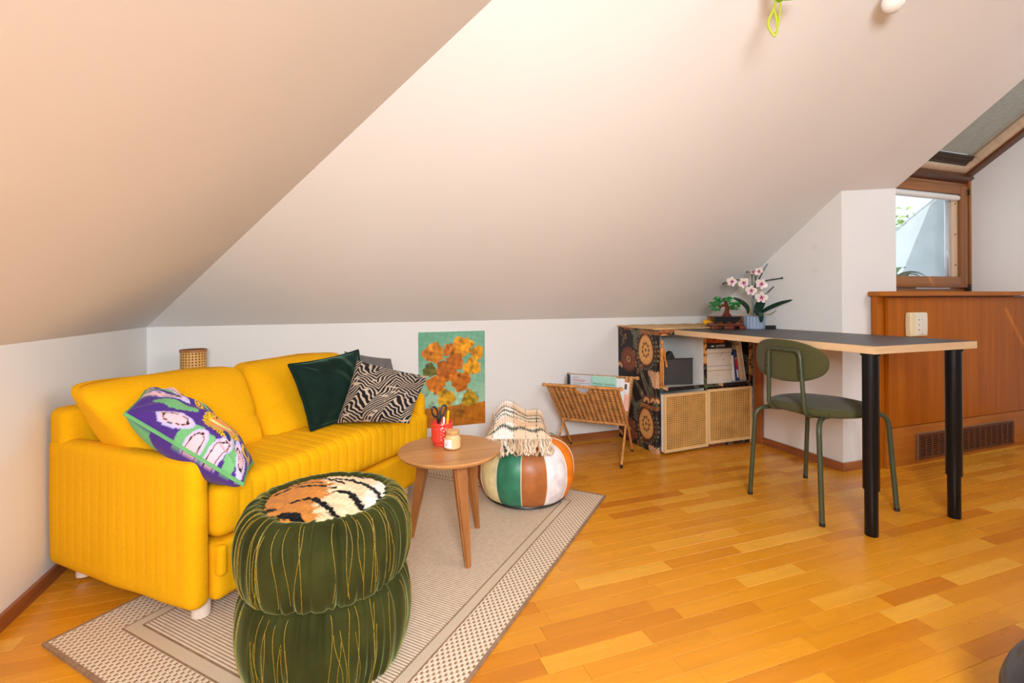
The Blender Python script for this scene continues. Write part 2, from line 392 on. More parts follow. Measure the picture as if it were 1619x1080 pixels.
for i, (s_, cx, y, k) in enumerate(planks):
    if i < 300 and s_ > 0:
        o = ob('plank', pm[k], None, floor, (cx, y, 0))
    else:
        x0, x1 = max(cx - lens[k] / 2, 0.0), min(cx + lens[k] / 2, XR)
        if x1 - x0 < 0.02: continue
        g = plank_geo(x1 - x0, PW); rest.add(g[0] + [(x0 + x1) / 2, y, 0], g[1]); rr += [random.random()] * len(g[0])
o = part('plank_field', rest, M_floor, floor, smooth=False, kind='stuff')
a = o.data.attributes.new('rnd', 'FLOAT', 'POINT'); a.data.foreach_set('value', rr)

# ------------------------------------------------------------------ dormer window, roof window and what lies outside
M_win = wood('window_wood', S(118, 68, 28), S(166, 106, 52), 2, 1.0, 0.4, 0.2)
M_winx = wood('window_wood_across', S(118, 68, 28), S(166, 106, 52), 0, 1.0, 0.4, 0.2)
M_dark = wood('dark_window_wood', S(66, 34, 16), S(104, 58, 28), 0, 1.0, 0.4, 0.2)
M_pale = wood('pale_window_wood', S(206, 176, 146), S(228, 202, 174), 2, 1.0, 0.5)
M_alu = plain('aluminium', (0.72, 0.73, 0.75), 0.3, 0.02, Metallic=0.9)
M_white = plain('white_plastic', (0.82, 0.81, 0.79), 0.4, 0.02)
M_glass = glassy('window_glass', (0.96, 0.99, 0.98))
win = thing('window_1', None, None, (0, YW, 0)); win['kind'] = 'structure'
fr = MB()
for b in ((XP, 4.05, -0.03, 0.06, 0.993, 1.745), (5.02, XC, -0.03, 0.06, 0.993, 1.745), (4.05, 5.02, -0.03, 0.06, 0.993, 1.018), (4.05, 5.02, -0.03, 0.06, 1.728, 1.775)): fr.add(*bbox(*b, 0.004))
part('frame', fr, M_winx, win)
sash = MB(); X0, X1, Z0, Z1 = 4.055, 5.012, 1.024, 1.722
for b in ((X0, X0 + 0.07, -0.05, 0.02, Z0, Z1), (X1 - 0.075, X1, -0.05, 0.02, Z0, Z1)): sash.add(*bbox(*b, 0.006))
so = part('sash', sash, M_win, win)
sash = MB()
for b in ((X0 + 0.068, X1 - 0.073, -0.049, 0.02, Z0, Z0 + 0.075), (X0 + 0.068, X1 - 0.073, -0.049, 0.02, Z1 - 0.06, Z1)): sash.add(*bbox(*b, 0.006))
part('rail', sash, M_winx, so)
part('pane', box(X0 + 0.06, X1 - 0.06, -0.004, 0.002, Z0 + 0.06, Z1 - 0.05), M_glass, win, smooth=False)
bead = MB(); bead.add(*bbox(X1 - 0.128, X1 - 0.076, -0.03, -0.005, Z0 + 0.076, Z1 - 0.06, 0.002))
bo = part('glazing_bead', bead, M_pale, win)
for z in (1.18, 1.39, 1.60): part('screw', xf(lathe([(0, 0), (0.005, 0), (0.005, 0.003), (0, 0.004)], 8), Matrix.Translation((X1 - 0.102, -0.03, z)) @ Matrix.Rotation(pi / 2, 4, 'X')), M_dark, bo)
al = MB(); al.add(*bbox(X1 - 0.152, X1 - 0.13, -0.02, -0.006, Z0 + 0.076, Z1 - 0.06, 0.002)); al.add(*bbox(X1 - 0.172, X1 - 0.158, -0.014, -0.005, Z0 + 0.076, Z1 - 0.06, 0.002))
part('blind_guide', al, M_alu, win, smooth=True)
part('blind_roller', xf(lathe([(0, 0), (0.02, 0), (0.021, 0.01), (0.021, 0.80), (0.018, 0.812), (0, 0.815)], 20), Matrix.Translation((X0 + 0.06, -0.035, 1.638)) @ Matrix.Rotation(pi / 2, 4, 'Y')), M_white, win)
hg = MB(); hg.add(*bbox(5.006, 5.024, -0.062, -0.03, 1.0, 1.05, 0.003)); hg.add(*bbox(5.008, 5.02, -0.06, -0.03, 1.66, 1.70, 0.003))
part('hinge', hg, plain('dark_brass', S(70, 62, 48), 0.4, Metallic=0.8), win)
part('cheek_trim', bbox(5.03, XC, -0.052, -0.03, 0.993, 1.78, 0.003), M_win, win)

ang = math.atan(SB)
Msk = Matrix(((1, 0, 0, 0), (0, -math.cos(ang), math.sin(ang), YW), (0, math.sin(ang), math.cos(ang), 1.785), (0, 0, 0, 1)))
sky = thing('window_2', None, None, M=Msk); sky['kind'] = 'structure'
LS = 1.60
d_ = MB(); d_.add(*bbox(XP, XC, -0.02, 0.055, -0.05, 0.09, 0.006)); part('bottom_bar', d_, M_dark, sky)
d_ = MB(); d_.add(*bbox(4.985, XC + 0.002, 0.0, LS, -0.03, 0.09, 0.006)); part('side_bar', d_, wood('dark_window_wood_long', S(66, 34, 16), S(108, 60, 28), 1, 1.0, 0.4, 0.2), sky)
d_ = MB(); d_.add(*bbox(XP, 4.985, 0.055, 0.095, -0.012, 0.05, 0.004)); d_.add(*bbox(4.955, 4.985, 0.095, LS, -0.012, 0.05, 0.004)); part('inner_frame', d_, M_pale, sky)
def blind_mat():
    t = NT('roof_blind_cloth'); a = t.noise(t.coord(scale=(1, 0.05, 1)), 260, 2); b = t.noise(t.coord(scale=(0.05, 1, 1)), 260, 2)
    c = t.ramp(t.math('MULTIPLY', t.math('ADD', a, b), 0.5), (0.35, (0.40, 0.42, 0.38)), (0.65, (0.56, 0.58, 0.53)))
    df = t.n('ShaderNodeBsdfDiffuse'); tl = t.n('ShaderNodeBsdfTranslucent'); mx = t.n('ShaderNodeMixShader'); mx.inputs[0].default_value = 0.3
    t.L.new(c, df.inputs[0]); t.L.new(c, tl.inputs[0]); t.L.new(df.outputs[0], mx.inputs[1]); t.L.new(tl.outputs[0], mx.inputs[2]); t.L.new(mx.outputs[0], t.out.inputs[0]); return t.m
part('blind_cloth', box(XP, 4.90, 0.17, LS, 0.03, 0.032), blind_mat(), sky, smooth=False)
part('side_strip', box(4.88, 4.96, 0.10, LS, 0.033, 0.036), plain('pale_strip', S(214, 200, 180), 0.5), sky, smooth=False)
part('side_cord', bbox(4.915, 4.922, 0.17, LS, 0.02, 0.03, 0.002), plain('grey_rail', S(150, 140, 122), 0.4), sky)
gp = MB()
for k in range(4):
    s0 = 0.098 + 0.018 * k; gp.add(*bbox(XP, 4.945, s0, s0 + 0.017, 0.012 + 0.004 * (k % 2), 0.03, 0.003))
part('blind_pleats', gp, plain('dark_pleated_cloth', S(70, 58, 48), 0.9), sky)
part('pane', box(XP, 5.0, 0.05, LS, 0.065, 0.069), M_glass, sky, smooth=False)
# outside: eave flashing over the window, the metal clad cheek of the dormer, rail, tree, potted plant
M_zinc = plain('weathered_zinc', S(206, 212, 216), 0.55, 0.04, 5)
tag(part('eave_flashing', bbox(XP - 0.1, 5.115, YW + 0.07, -0.62, 1.775, 1.79, 0.002), M_zinc, None), kind='structure')
tag(part('roof_cladding', (np.array([(5.115, -0.7, 0.2), (5.115, 1.1, 0.2), (5.115, 1.1, 0.445), (5.115, -0.7, 1.755), (5.14, -0.7, 0.2), (5.14, 1.1, 0.2), (5.14, 1.1, 0.445), (5.14, -0.7, 1.755)]), [(0, 1, 2, 3), (7, 6, 5, 4), (0, 4, 5, 1), (1, 5, 6, 2), (2, 6, 7, 3), (3, 7, 4, 0)]), M_zinc, None, smooth=False), kind='structure')
rl = thing('roof_rail', 'thin pale metal rail running down the roof edge outside the dormer window', 'rail', (5.12, -0.62, 1.715))
part('bar', tube([(0, 0, 0), (0, 1.2, -0.873)], 0.008, 8), M_alu, rl)
part('clamp', bbox(-0.03, 0.03, 0.33, 0.39, -0.29, -0.235, 0.008), plain('terracotta_clamp', S(206, 150, 110), 0.6), rl, label='small terracotta coloured clamp')
def leaf_geo(L, w, curl=0.2, n=5):
    V = []; F = []
    for i in range(n + 1):
        t = i / n; ww = w * math.sin(pi * min(1, t * 0.93 + 0.07)) ** 0.8; z = curl * L * t * (1 - t) * 2 - 0.3 * curl * L * t * t
        V += [(-ww / 2, L * t, z + 0.12 * ww), (0, L * t, z), (ww / 2, L * t, z + 0.12 * ww)]
    for i in range(n):
        for k in range(2): F.append((3 * i + k, 3 * i + k + 1, 3 * i + 4 + k, 3 * i + 3 + k))
    return np.array(V, float), F
def rotm(rx=0, ry=0, rz=0, loc=(0, 0, 0)): return Matrix.Translation(loc) @ Matrix.Rotation(rz, 4, 'Z') @ Matrix.Rotation(ry, 4, 'Y') @ Matrix.Rotation(rx, 4, 'X')
tr = thing('garden_tree', 'sunlit green tree seen over the roof edge through the dormer window', 'tree', (9.42, 2.6, -1.4))
lf = MB()
for k in range(1500):
    d = rng.normal(size=3); d /= np.linalg.norm(d); r_ = 1.0 * rng.uniform(0.4, 1) ** 0.5 * (0.85 + 0.15 * math.sin(d[0] * 9 + d[2] * 7))
    lf.add(*xf(leaf_geo(0.10, 0.06, 0.2, 2), rotm(rng.uniform(-1, 1), rng.uniform(-1, 1), rng.uniform(0, 6.28), d * r_ + [0, 0, 2.9])))
part('foliage', lf, plain('tree_leaves', S(150, 176, 70), 0.6, 0.2, 3), tr, kind='stuff')
part('trunk', tube(bez([(0, 0, -1), (0.05, 0, 0.6), (0, 0.03, 2), (0.05, 0, 3.2)]), [0.16] * 9 + [0.12] * 8 + [0.07] * 8, 10), plain('bark', S(84, 66, 50), 0.9), tr)
pp = thing('outdoor_plant', 'leafy green plant growing outside below the dormer window', 'plant', (4.70, -0.60, 0.931))
for k in range(13):
    part('leaf', xf(leaf_geo(rng.uniform(0.15, 0.24), 0.05, 0.35), rotm(rng.uniform(0.1, 0.6), 0, rng.uniform(-2.6, 0.9), (rng.uniform(-0.08, 0.05), 0, rng.uniform(0.11, 0.17)))), plain('outdoor_leaf', S(96, 124, 62), 0.5) if k == 0 else bpy.data.materials['outdoor_leaf'], pp)
part('stem', tube([(0, 0, 0), (0.01, 0, 0.16)], 0.008, 6), bpy.data.materials['outdoor_leaf'], pp)
part('pot', lathe([(0.06, 0), (0.085, 0.01), (0.1, 0.1), (0.09, 0.1), (0.08, 0.06)], 20), plain('grey_pot', S(130, 128, 122), 0.7), pp)
tag(part('roof_ledge', box(XP + 0.01, 5.115, YW + 0.1, -0.3, 0.85, 0.93), M_zinc, None, smooth=False), kind='structure')
tag(part('roof_cladding', slab([(XP + 0.01, -0.3, 0.93), (5.115, -0.3, 0.93), (5.115, 1.5, -0.33), (XP + 0.01, 1.5, -0.33)], 0.03), M_zinc, None, smooth=False), kind='structure')

# ------------------------------------------------------------------ built-in wood cabinet below the window
M_cab = wood('cabinet_cherry', S(140, 70, 4), S(184, 102, 12), 2, 0.9, 0.42, 0.05, (0.25, 0.75))
M_cabx = wood('cabinet_cherry_across', S(142, 76, 14), S(188, 112, 32), 0, 0.9, 0.42, 0.05, (0.25, 0.75))
for m_ in (M_cab, M_cabx): m_.node_tree.nodes['Principled BSDF'].inputs['Specular IOR Level'].default_value = 0.25
cab = thing('wood_cabinet', 'built-in cherry wood cabinet under the dormer window beside the white pier', 'cabinet', (3.83, -1.07, 0))
def cb(*a): return (a[0] - 3.83, a[1] - 3.83, a[2] + 1.07, a[3] + 1.07, a[4], a[5])
poly = [(3.80, -1.125), (XR, -1.125), (XR, -1.07), (XC - 0.001, -1.07), (XC - 0.001, YW - 0.03), (XP + 0.001, YW - 0.03), (XP + 0.001, YP - 0.001), (3.752, YP - 0.001), (3.752, -1.09)]
bm = bmesh.new(); V, F = prism([(x - 3.83, y + 1.07) for x, y in poly], 0.966, 0.9925); vs = [bm.verts.new(v) for v in V]
for f in F: bm.faces.new([vs[i] for i in f])
bmesh.ops.bevel(bm, geom=list(bm.edges), offset=0.004, segments=2, affect='EDGES'); me = bpy.data.meshes.new('countertop'); bm.to_mesh(me); bm.free()
part('countertop', me, M_cabx, cab)
part('front_panel', bbox(*cb(3.826, XR, -1.092, -1.07, 0.227, 0.957), 0.002), M_cab, cab)
part('side_frame', bbox(*cb(3.768, 3.824, -1.07, YP - 0.014, 0.0, 0.966), 0.002), M_cab, cab)
part('carcass', box(*cb(3.824, XC - 0.001, -1.069, YW, 0.0, 0.966)), M_cab, cab, smooth=False)
part('plinth', bbox(*cb(3.815, XR, -1.086, -1.069, 0.0, 0.222), 0.002), M_cabx, cab)
def perforated(x0, x1, z0, z1, nx, nz, fx, fz, m, th):
    """flat panel in the xz plane with nx*nz rectangular holes (fx, fz = open share of a cell), margin m, thickness th along +y"""
    xs = [x0]; zsn = [z0]; cw = (x1 - x0 - 2 * m) / nx; ch = (z1 - z0 - 2 * m) / nz
    for i in range(nx): xs += [x0 + m + cw * (i + 0.5 - fx / 2), x0 + m + cw * (i + 0.5 + fx / 2)]
    for i in range(nz): zsn += [z0 + m + ch * (i + 0.5 - fz / 2), z0 + m + ch * (i + 0.5 + fz / 2)]
    xs.append(x1); zsn.append(z1); a, b = len(xs), len(zsn)
    V = [(x, 0, z) for z in zsn for x in xs] + [(x, th, z) for z in zsn for x in xs]; F = []; o = a * b
    solid = lambda i, j: 0 <= i < a - 1 and 0 <= j < b - 1 and not (i % 2 == 1 and j % 2 == 1)
    for j in range(b - 1):
        for i in range(a - 1):
            p, q, r, s = j * a + i, j * a + i + 1, (j + 1) * a + i + 1, (j + 1) * a + i
            if solid(i, j):
                F += [(p, q, r, s), (o + s, o + r, o + q, o + p)]
                if not solid(i - 1, j): F.append((p, s, o + s, o + p))
                if not solid(i + 1, j): F.append((q, o + q, o + r, r))
                if not solid(i, j - 1): F.append((p, o + p, o + q, q))
                if not solid(i, j + 1): F.append((s, r, o + r, o + s))
    return np.array(V, float), F
vent = thing('vent_grille', 'brown slotted metal vent grille in the plinth of the wood cabinet', 'vent', (4.063, -1.095, 0.022))
part('grille', perforated(0, 0.925, 0, 0.149, 16, 10, 0.74, 0.46, 0.014, 0.003), plain('bronze_metal', S(96, 52, 24), 0.4, Metallic=0.4), vent, smooth=False)
vb = MB(); vb.add(*bbox(-0.006, 0.0, -0.002, 0.008, -0.002, 0.151, 0.001)); vb.add(*bbox(-0.006, 0.928, -0.002, 0.008, 0.149, 0.152, 0.001))
part('rim', vb, plain('worn_metal_rim', S(160, 140, 120), 0.35, Metallic=0.6), vent, label='worn bright metal rim')
part('backing', box(0, 0.925, 0.0062, 0.0078, 0, 0.149), plain('duct_black', (0.012, 0.01, 0.009), 0.8), vent, smooth=False)
ctl = thing('wall_control', 'cream plastic wall control with three small buttons on the cherry wood cabinet', 'switch', (4.034, -1.0925, 0.805))
V, F, N = roundbox((-0.073, -0.03, -0.068), (0.073, 0.0, 0.068), 0.006, (10, 4, 12)); V = V.copy(); V[:, 0] *= 1 + 0.06 * (1 - (V[:, 2] / 0.068) ** 2) - 0.03
part('housing', (V, F), plain('cream_plastic', S(226, 212, 176), 0.4, 0.02), ctl)
V, F, N = roundbox((-0.027, -0.034, -0.06), (0.062, -0.028, 0.061), 0.002, (4, 2, 4)); part('face_plate', (V, F), plain('ivory_face', S(222, 216, 204), 0.4, 0.02), ctl)
for z in (0.026, -0.002, -0.03): part('button', shift(xf(lathe([(0, 0), (0.0035, 0), (0.003, 0.002), (0, 0.0025)], 10), rotm(pi / 2)), (-0.012, -0.034, z)), plain('button_grey', S(80, 76, 72), 0.5), ctl)
for mk_ in (box(0.008, 0.022, -0.0347, -0.034, 0.027, 0.0285), box(0.006, 0.022, -0.0347, -0.034, -0.054, -0.051)): part('marking', mk_, plain('print_grey', S(150, 145, 138), 0.6), ctl, smooth=False)
# ------------------------------------------------------------------ sofa
SF = np.array([0.548, -1.357, 0.0]); aU, aW = math.radians(46.8), math.radians(138.5)
SU = np.array([math.cos(aU), math.sin(aU), 0]); SW = np.array([math.cos(aW), math.sin(aW), 0])
def loc2(V): V = np.asarray(V, float); return V[:, :1] * SU + V[:, 1:2] * SW + V[:, 2:3] * np.array([0, 0, 1.0])
def lw(p): return SF + loc2(np.array([p]))[0]
M_sofa = fabric('yellow_linen', S(238, 172, 0), 0.9, 0.0, 620, 0.3, 0.035)
sofa = thing('sofa', 'mustard yellow quilted fabric two-seat sofa standing diagonally in the corner', 'sofa', tuple(SF))
SLn, SD = 1.164, 0.735
def quilt(x, x0, step, amp=0.0035, w=0.005):
    k = np.round((x - x0) / step); return -amp * np.exp(-((x - x0 - k * step) / w) ** 2)
def soft(name, lo, hi, r, res, disp=None, k=4, parent=sofa, mat=M_sofa, mp=None):
    V, F, N = roundbox(lo, hi, r, res, k); V = V.copy()
    if disp is not None: V += N * disp(V, N)[:, None]
    if mp is not None: V = mp(V)
    return part(name, (loc2(V), F), mat, parent)
def arm_disp(P, N):
    g = quilt(P[:, 1], 0.02, 0.0455, 0.0016, 0.006) * np.abs(N[:, 0]) * sst(0.09, 0.16, P[:, 2]) * (1 - 0.5 * sst(0.40, 0.48, P[:, 2]))
    return g + 0.004 * (1 - ((P[:, 1] - 0.36) / 0.37) ** 2) * np.abs(N[:, 0]) + 0.002 * noise3(P, 9, 3)
for l0 in (0.0, SLn - 0.064):
    soft('arm', (l0, 0.0, 0.07), (l0 + 0.064, SD, 0.5), 0.03, (3, 140, 16), arm_disp)
def seat_disp(P, N):
    q = quilt(P[:, 0], 0.05, 0.046, 0.0032, 0.006) * (1 - np.abs(N[:, 0])) * sst(0.25, 0.27, P[:, 2])
    puff = 0.016 * (1 - ((P[:, 0] - 0.615) / 0.56) ** 2) * np.clip(N[:, 2], 0, 1) * (1 - ((P[:, 1] - 0.25) / 0.3) ** 2)
    return q + puff + 0.0025 * noise3(P, 7, 5) - 0.012 * sst(0.95, 1.17, P[:, 0]) * np.clip(N[:, 2], 0, 1)
soft('seat_cushion', (0.068, -0.012, 0.247), (SLn + 0.008, 0.56, 0.412), 0.04, (190, 26, 8), seat_disp)
def base_disp(P, N): return quilt(P[:, 0] + 0.05 * (P[:, 2] - 0.15) ** 2 * 8, 0.05, 0.07, 0.0022, 0.006) * np.abs(N[:, 1]) + 0.002 * noise3(P, 9, 8)
soft('base', (0.068, -0.004, 0.07), (SLn - 0.002, 0.66, 0.24), 0.022, (120, 10, 10), base_disp)
soft('front_flap', (0.07, -0.018, 0.145), (0.098, 0.02, 0.236), 0.012, (4, 4, 8))
soft('backrest', (0.004, 0.63, 0.16), (SLn - 0.004, SD - 0.002, 0.60), 0.03, (30, 4, 12), lambda P, N: 0.002 * noise3(P, 8, 2))
def back_cushion(l0a, l0b, l1a, l1b, seed):
    T, H = 0.215, 0.30
    def mp(V):
        zr = V[:, 2] / H; t = V[:, 0]
        bul = (1 - np.abs(2 * t - 1) ** 3.5) * (1 - np.abs(2 * zr - 1) ** 3)
        L0 = l0a + (l0b - l0a) * zr; L1 = l1a + (l1b - l1a) * zr
        l = L0 + (L1 - L0) * t
        y = V[:, 1]; thin = 1 - 0.38 * sst(0.3, 1, zr)
        d = 0.225 + 0.24 * zr + y * thin
        front = (y < T * 0.5)
        d = d + np.where(front, -0.048 * bul + 0.022, 0.02 * bul) + 0.006 * noise3(np.stack([l, y, V[:, 2]], 1), 9, seed)
        z = 0.402 + V[:, 2] * 0.95 + 0.006 * np.sin(pi * t) * zr + 0.006 * noise3(np.stack([l, y, V[:, 2] * 0], 1), 10, seed + 1) * zr
        # crease across the lower third
        d = d + np.where(front, 0.01 * np.exp(-((zr - 0.42 - 0.06 * np.sin(6 * t)) / 0.05) ** 2) * (0.4 + 0.6 * (np.abs(2 * t - 1))), 0)
        z = z - 0.012 * np.exp(-((t - 0) / 0.05) ** 2) * zr - 0.010 * np.exp(-((t - 1) / 0.04) ** 2) * zr
        return np.stack([l, d, z], 1)
    V, F, N = roundbox((0, 0, 0), (1, T, H), 0.05, (40, 6, 30), 5)
    V = V.copy(); V[:, 0] = np.clip(V[:, 0], 0, 1)
    inn = V.copy(); r_ = 0.09
    V2 = mp(inn); return part('back_cushion', (loc2(V2), F), M_sofa, sofa)
back_cushion(0.066, -0.022, 0.456, 0.540, 21); back_cushion(0.470, 0.550, 1.09, 1.125, 31)
M_foot = plain('pale_plastic_foot', S(226, 206, 190), 0.5)
for l, d in ((0.083, 0.083), (1.07, 0.083), (0.078, 0.67), (1.07, 0.66)):
    part('foot', shift(lathe([(0.022, 0.002), (0.026, 0.004), (0.026, 0.078), (0.0, 0.078)], 18), loc2(np.array([(l, d, 0.007)]))[0]), M_foot, sofa)

# ------------------------------------------------------------------ cushions on the sofa
def pillow(name, label, corners, t, mat, colfn=None, seed=1, pinch=0.06, nu=70, nv=60, ear=0.0, pw=0.5, wr=0.006, seam=None, droop=0.0, sides=(1, 1)):
    A, B, Cc, D = [np.array(lw(c)) for c in corners]; O = (A + B + Cc + D) / 4
    n = np.cross(B - A, D - A); n /= np.linalg.norm(n)
    u, v = np.meshgrid(np.linspace(-1, 1, nu), np.linspace(-1, 1, nv)); u = u.ravel(); v = v.ravel()
    uu = u * (1 - pinch * (1 - v * v)); vv = v * (1 - pinch * (1 - u * u))
    a, b = (uu + 1) / 2, (vv + 1) / 2
    P0 = ((1 - a) * (1 - b))[:, None] * A + (a * (1 - b))[:, None] * B + (a * b)[:, None] * Cc + ((1 - a) * b)[:, None] * D - O
    h = t * np.clip((1 - u ** 2) * (1 - v ** 2), 0, 1) ** pw
    w = wr * noise3(np.stack([a * 2.2, b * 1.8, a * 0], 1), 6, seed) * np.clip((1 - u ** 2) * (1 - v ** 2), 0, 1) ** 0.35
    # radiating creases at the corners
    crn = np.zeros(len(u))
    for cu, cv in ((-1, -1), (1, -1), (1, 1), (-1, 1)):
        r = np.hypot(u - cu, v - cv); th = np.arctan2(np.abs(v - cv), np.abs(u - cu)); crn += 0.7 * wr * np.sin(th * 11 + seed) * np.exp(-((r - 0.45) / 0.3) ** 2) * (h / t)
    front = P0 + n * (h * sides[0] + w + crn)[:, None]; back = P0 - n * (h * sides[1] - w * 0.5)[:, None]
    bd = (np.abs(u) > 0.9999) | (np.abs(v) > 0.9999); N_ = nu * nv
    mp_ = np.arange(N_); ib = np.where(~bd)[0]; mp_[ib] = N_ + np.arange(len(ib))
    V = np.vstack([front, back[ib]])
    i = np.arange(N_).reshape(nv, nu)[:-1, :-1].ravel()
    Ff = np.stack([i, i + 1, i + 1 + nu, i + nu], 1); Fb = mp_[np.stack([i, i + nu, i + 1 + nu, i + 1], 1)]
    col = None
    if colfn is not None: col = np.vstack([colfn(a, b, 0), colfn(a[ib], b[ib], 1)])
    cu = thing(name, label, 'cushion', tuple(O))
    part('cover', mesh(name, V, np.vstack([Ff, Fb]), col=col), mat, cu)
    if seam is not None:
        e = [j for j in range(nu)] + [nu - 1 + nu * j for j in range(1, nv)] + [nu * nv - 1 - j for j in range(1, nu)] + [nu * (nv - 1) - nu * j for j in range(1, nv - 1)]
        part('piping', tube(P0[e], seam[1], 6, closed=True), seam[0], cu, label=seam[2])
    return cu
def el(a, b, cu, cv, ru, rv, ang=0):
    c, s = math.cos(ang), math.sin(ang); x = (a - cu); y = (b - cv)
    return ((x * c + y * s) / ru) ** 2 + ((-x * s + y * c) / rv) ** 2
def purple(a, b, side):
    n = len(a); col = np.tile(np.array([74, 42, 128.0]), (n, 1))
    if side: 
        col[el(a, b, 0.0, 0.1, 0.35, 0.16, 0.2) < 1] = (108, 172, 112); return SL(col)
    b = b * 1.32; jit = 0.12 * np.sin(a * 90 + b * 40) * np.sin(b * 120)
    for e in ((0.30, 0.42, 0.17, 0.10, 0.1), (0.50, 0.1, 0.07, 0.13, -0.5), (0.83, 0.2, 0.055, 0.26, 0.15), (0.06, 0.86, 0.2, 0.06, 0), (0.62, 0.03, 0.05, 0.16, -0.3), (0.34, 0.9, 0.2, 0.06, -0.2)):
        col[el(a, b, *e) + jit < 1] = (112, 176, 116)
    for e in ((0.12, 0.64, 0.26, 0.105, -0.06), (0.35, 0.16, 0.16, 0.10, 0.25), (0.56, 0.02, 0.075, 0.17, -0.2), (0.74, 0.12, 0.062, 0.33, -0.18), (0.90, 0.28, 0.05, 0.3, 0.2), (0.98, 0.6, 0.045, 0.22, 0.1), (0.2, 0.98, 0.28, 0.12, -0.15)):
        d = el(a, b, *e) + jit * 0.5
        col[d < 1] = (192, 182, 226); col[d < 0.62] = (236, 190, 202); k = np.abs(d - 0.40) < 0.07; col[k] = (24, 18, 26)
    # a shaggy yellow-maned cat with an orange body and a curled tail
    th = np.arctan2(b - 0.55, (a - 0.68) * 1.6); d = el(a, b, 0.68, 0.56, 0.145, 0.30, -0.25)
    k = d < 1 + 0.09 * np.sin(th * 30); col[k] = (226, 178, 26); k2 = k & (d > 0.5) & (np.sin(th * 46) > 0.72); col[k2] = (40, 30, 20)
    k = d < 0.42; col[k] = (232, 138, 62); k2 = k & (np.sin(a * 60 - b * 42) > 0.55); col[k2] = (196, 216, 150)
    k = el(a, b, 0.74, 0.40, 0.035, 0.06, 0.5) < 1; col[k] = (34, 48, 110)
    d = el(a, b, 0.74, 0.88, 0.08, 0.10, 0); col[d < 1] = (222, 140, 70); col[(d < 1) & (np.sin(a * 130) * np.sin(b * 70) > 0.4)] = (30, 26, 40)
    d = el(a, b, 0.92, 0.64, 0.055, 0.15, 0); col[d < 1] = (226, 178, 26); col[d < 0.3] = (40, 44, 96)
    tx = 0.42 + 0.14 * np.clip((b - 0.9) / -0.3, 0, 1); 
    s = np.clip((a - 0.44) / 0.16, 0, 1); ln = 0.80 - 0.06 * s - 0.1 * s * s
    k = (np.abs(b - ln) < 0.028) & (a > 0.42) & (a < 0.62); col[k] = (226, 178, 26); col[k & (np.sin(a * 260) > 0.4)] = (30, 26, 30)
    d = el(a, b, 0.435, 0.78, 0.04, 0.10, 0.2); col[d < 1] = (226, 178, 26); col[(d < 0.45) & (d > 0.2)] = (52, 36, 90)
    return SL(col)
M_purple = fabric('printed_cotton', (1, 1, 1), 0.85, 0.1, 500, 0.25, vcol=True)
pillow('purple_cushion', 'purple printed cushion with pink and green leaves, against the left sofa arm', [(-0.025, 0.25, 0.625), (0.05, -0.14, 0.445), (0.235, 0.055, 0.425), (0.15, 0.45, 0.658)], 0.085, M_purple, purple, 4, 0.03, 150, 90, pw=0.42, wr=0.012, seam=(plain('green_piping', S(104, 170, 108), 0.8), 0.0055, 'green piped edge'), sides=(1.0, 0.95))
M_green = velvet('dark_green_velvet', (0.004, 0.016, 0.011), 0.4, (0.35, 0.75, 0.55))
pillow('green_velvet_cushion', 'dark green velvet cushion leaning on the right back cushion of the sofa', [(0.59, 0.17, 0.43), (0.93, 0.13, 0.43), (0.985, 0.275, 0.715), (0.60, 0.30, 0.69)], 0.075, M_green, None, 11, 0.07, 60, 60, wr=0.014, seam=(M_green, 0.006, None))
def zebra(a, b, side):
    n = np.stack([a * 1.0, b * 1.0, a * 0], 1)
    w = 0.22 * noise3(n, 9, 3) + 0.10 * noise3(n, 26, 4)
    tri = np.abs(((a * 1.9 + 0.25 + 0.12 * np.sin(b * 9)) % 1) * 2 - 1)
    ph = 15.5 * (b * 0.95 + 0.30 * tri - 0.35 * a) + 2.2 * w
    s = np.sin(2 * pi * ph); gap = noise3(n, 30, 9)
    dark = (s > -0.34 + 0.25 * w) & (gap < 0.9)
    col = np.where(dark[:, None], np.array([24, 22, 26.0]), np.array([188, 168, 148.0])); return SL(col)
M_zebra = fabric('zebra_knit', (1, 1, 1), 0.9, 0.1, 300, 0.4, vcol=True)
pillow('zebra_cushion', 'black and beige zebra striped cushion leaning on the right arm of the sofa', [(0.70, 0.145, 0.435), (0.845, -0.12, 0.425), (1.075, -0.065, 0.592), (0.80, 0.12, 0.695)], 0.082, M_zebra, zebra, 16, 0.05, 230, 200, wr=0.008)
M_grey = fabric('grey_cotton', S(104, 98, 96), 0.9, 0.1, 300, 0.3)
pillow('grey_cushion', 'crumpled grey cushion mostly hidden behind the zebra cushion', [(0.90, 0.22, 0.43), (1.09, 0.08, 0.43), (1.10, 0.17, 0.665), (0.93, 0.31, 0.715)], 0.05, M_grey, None, 8, 0.05, 40, 40, wr=0.012)

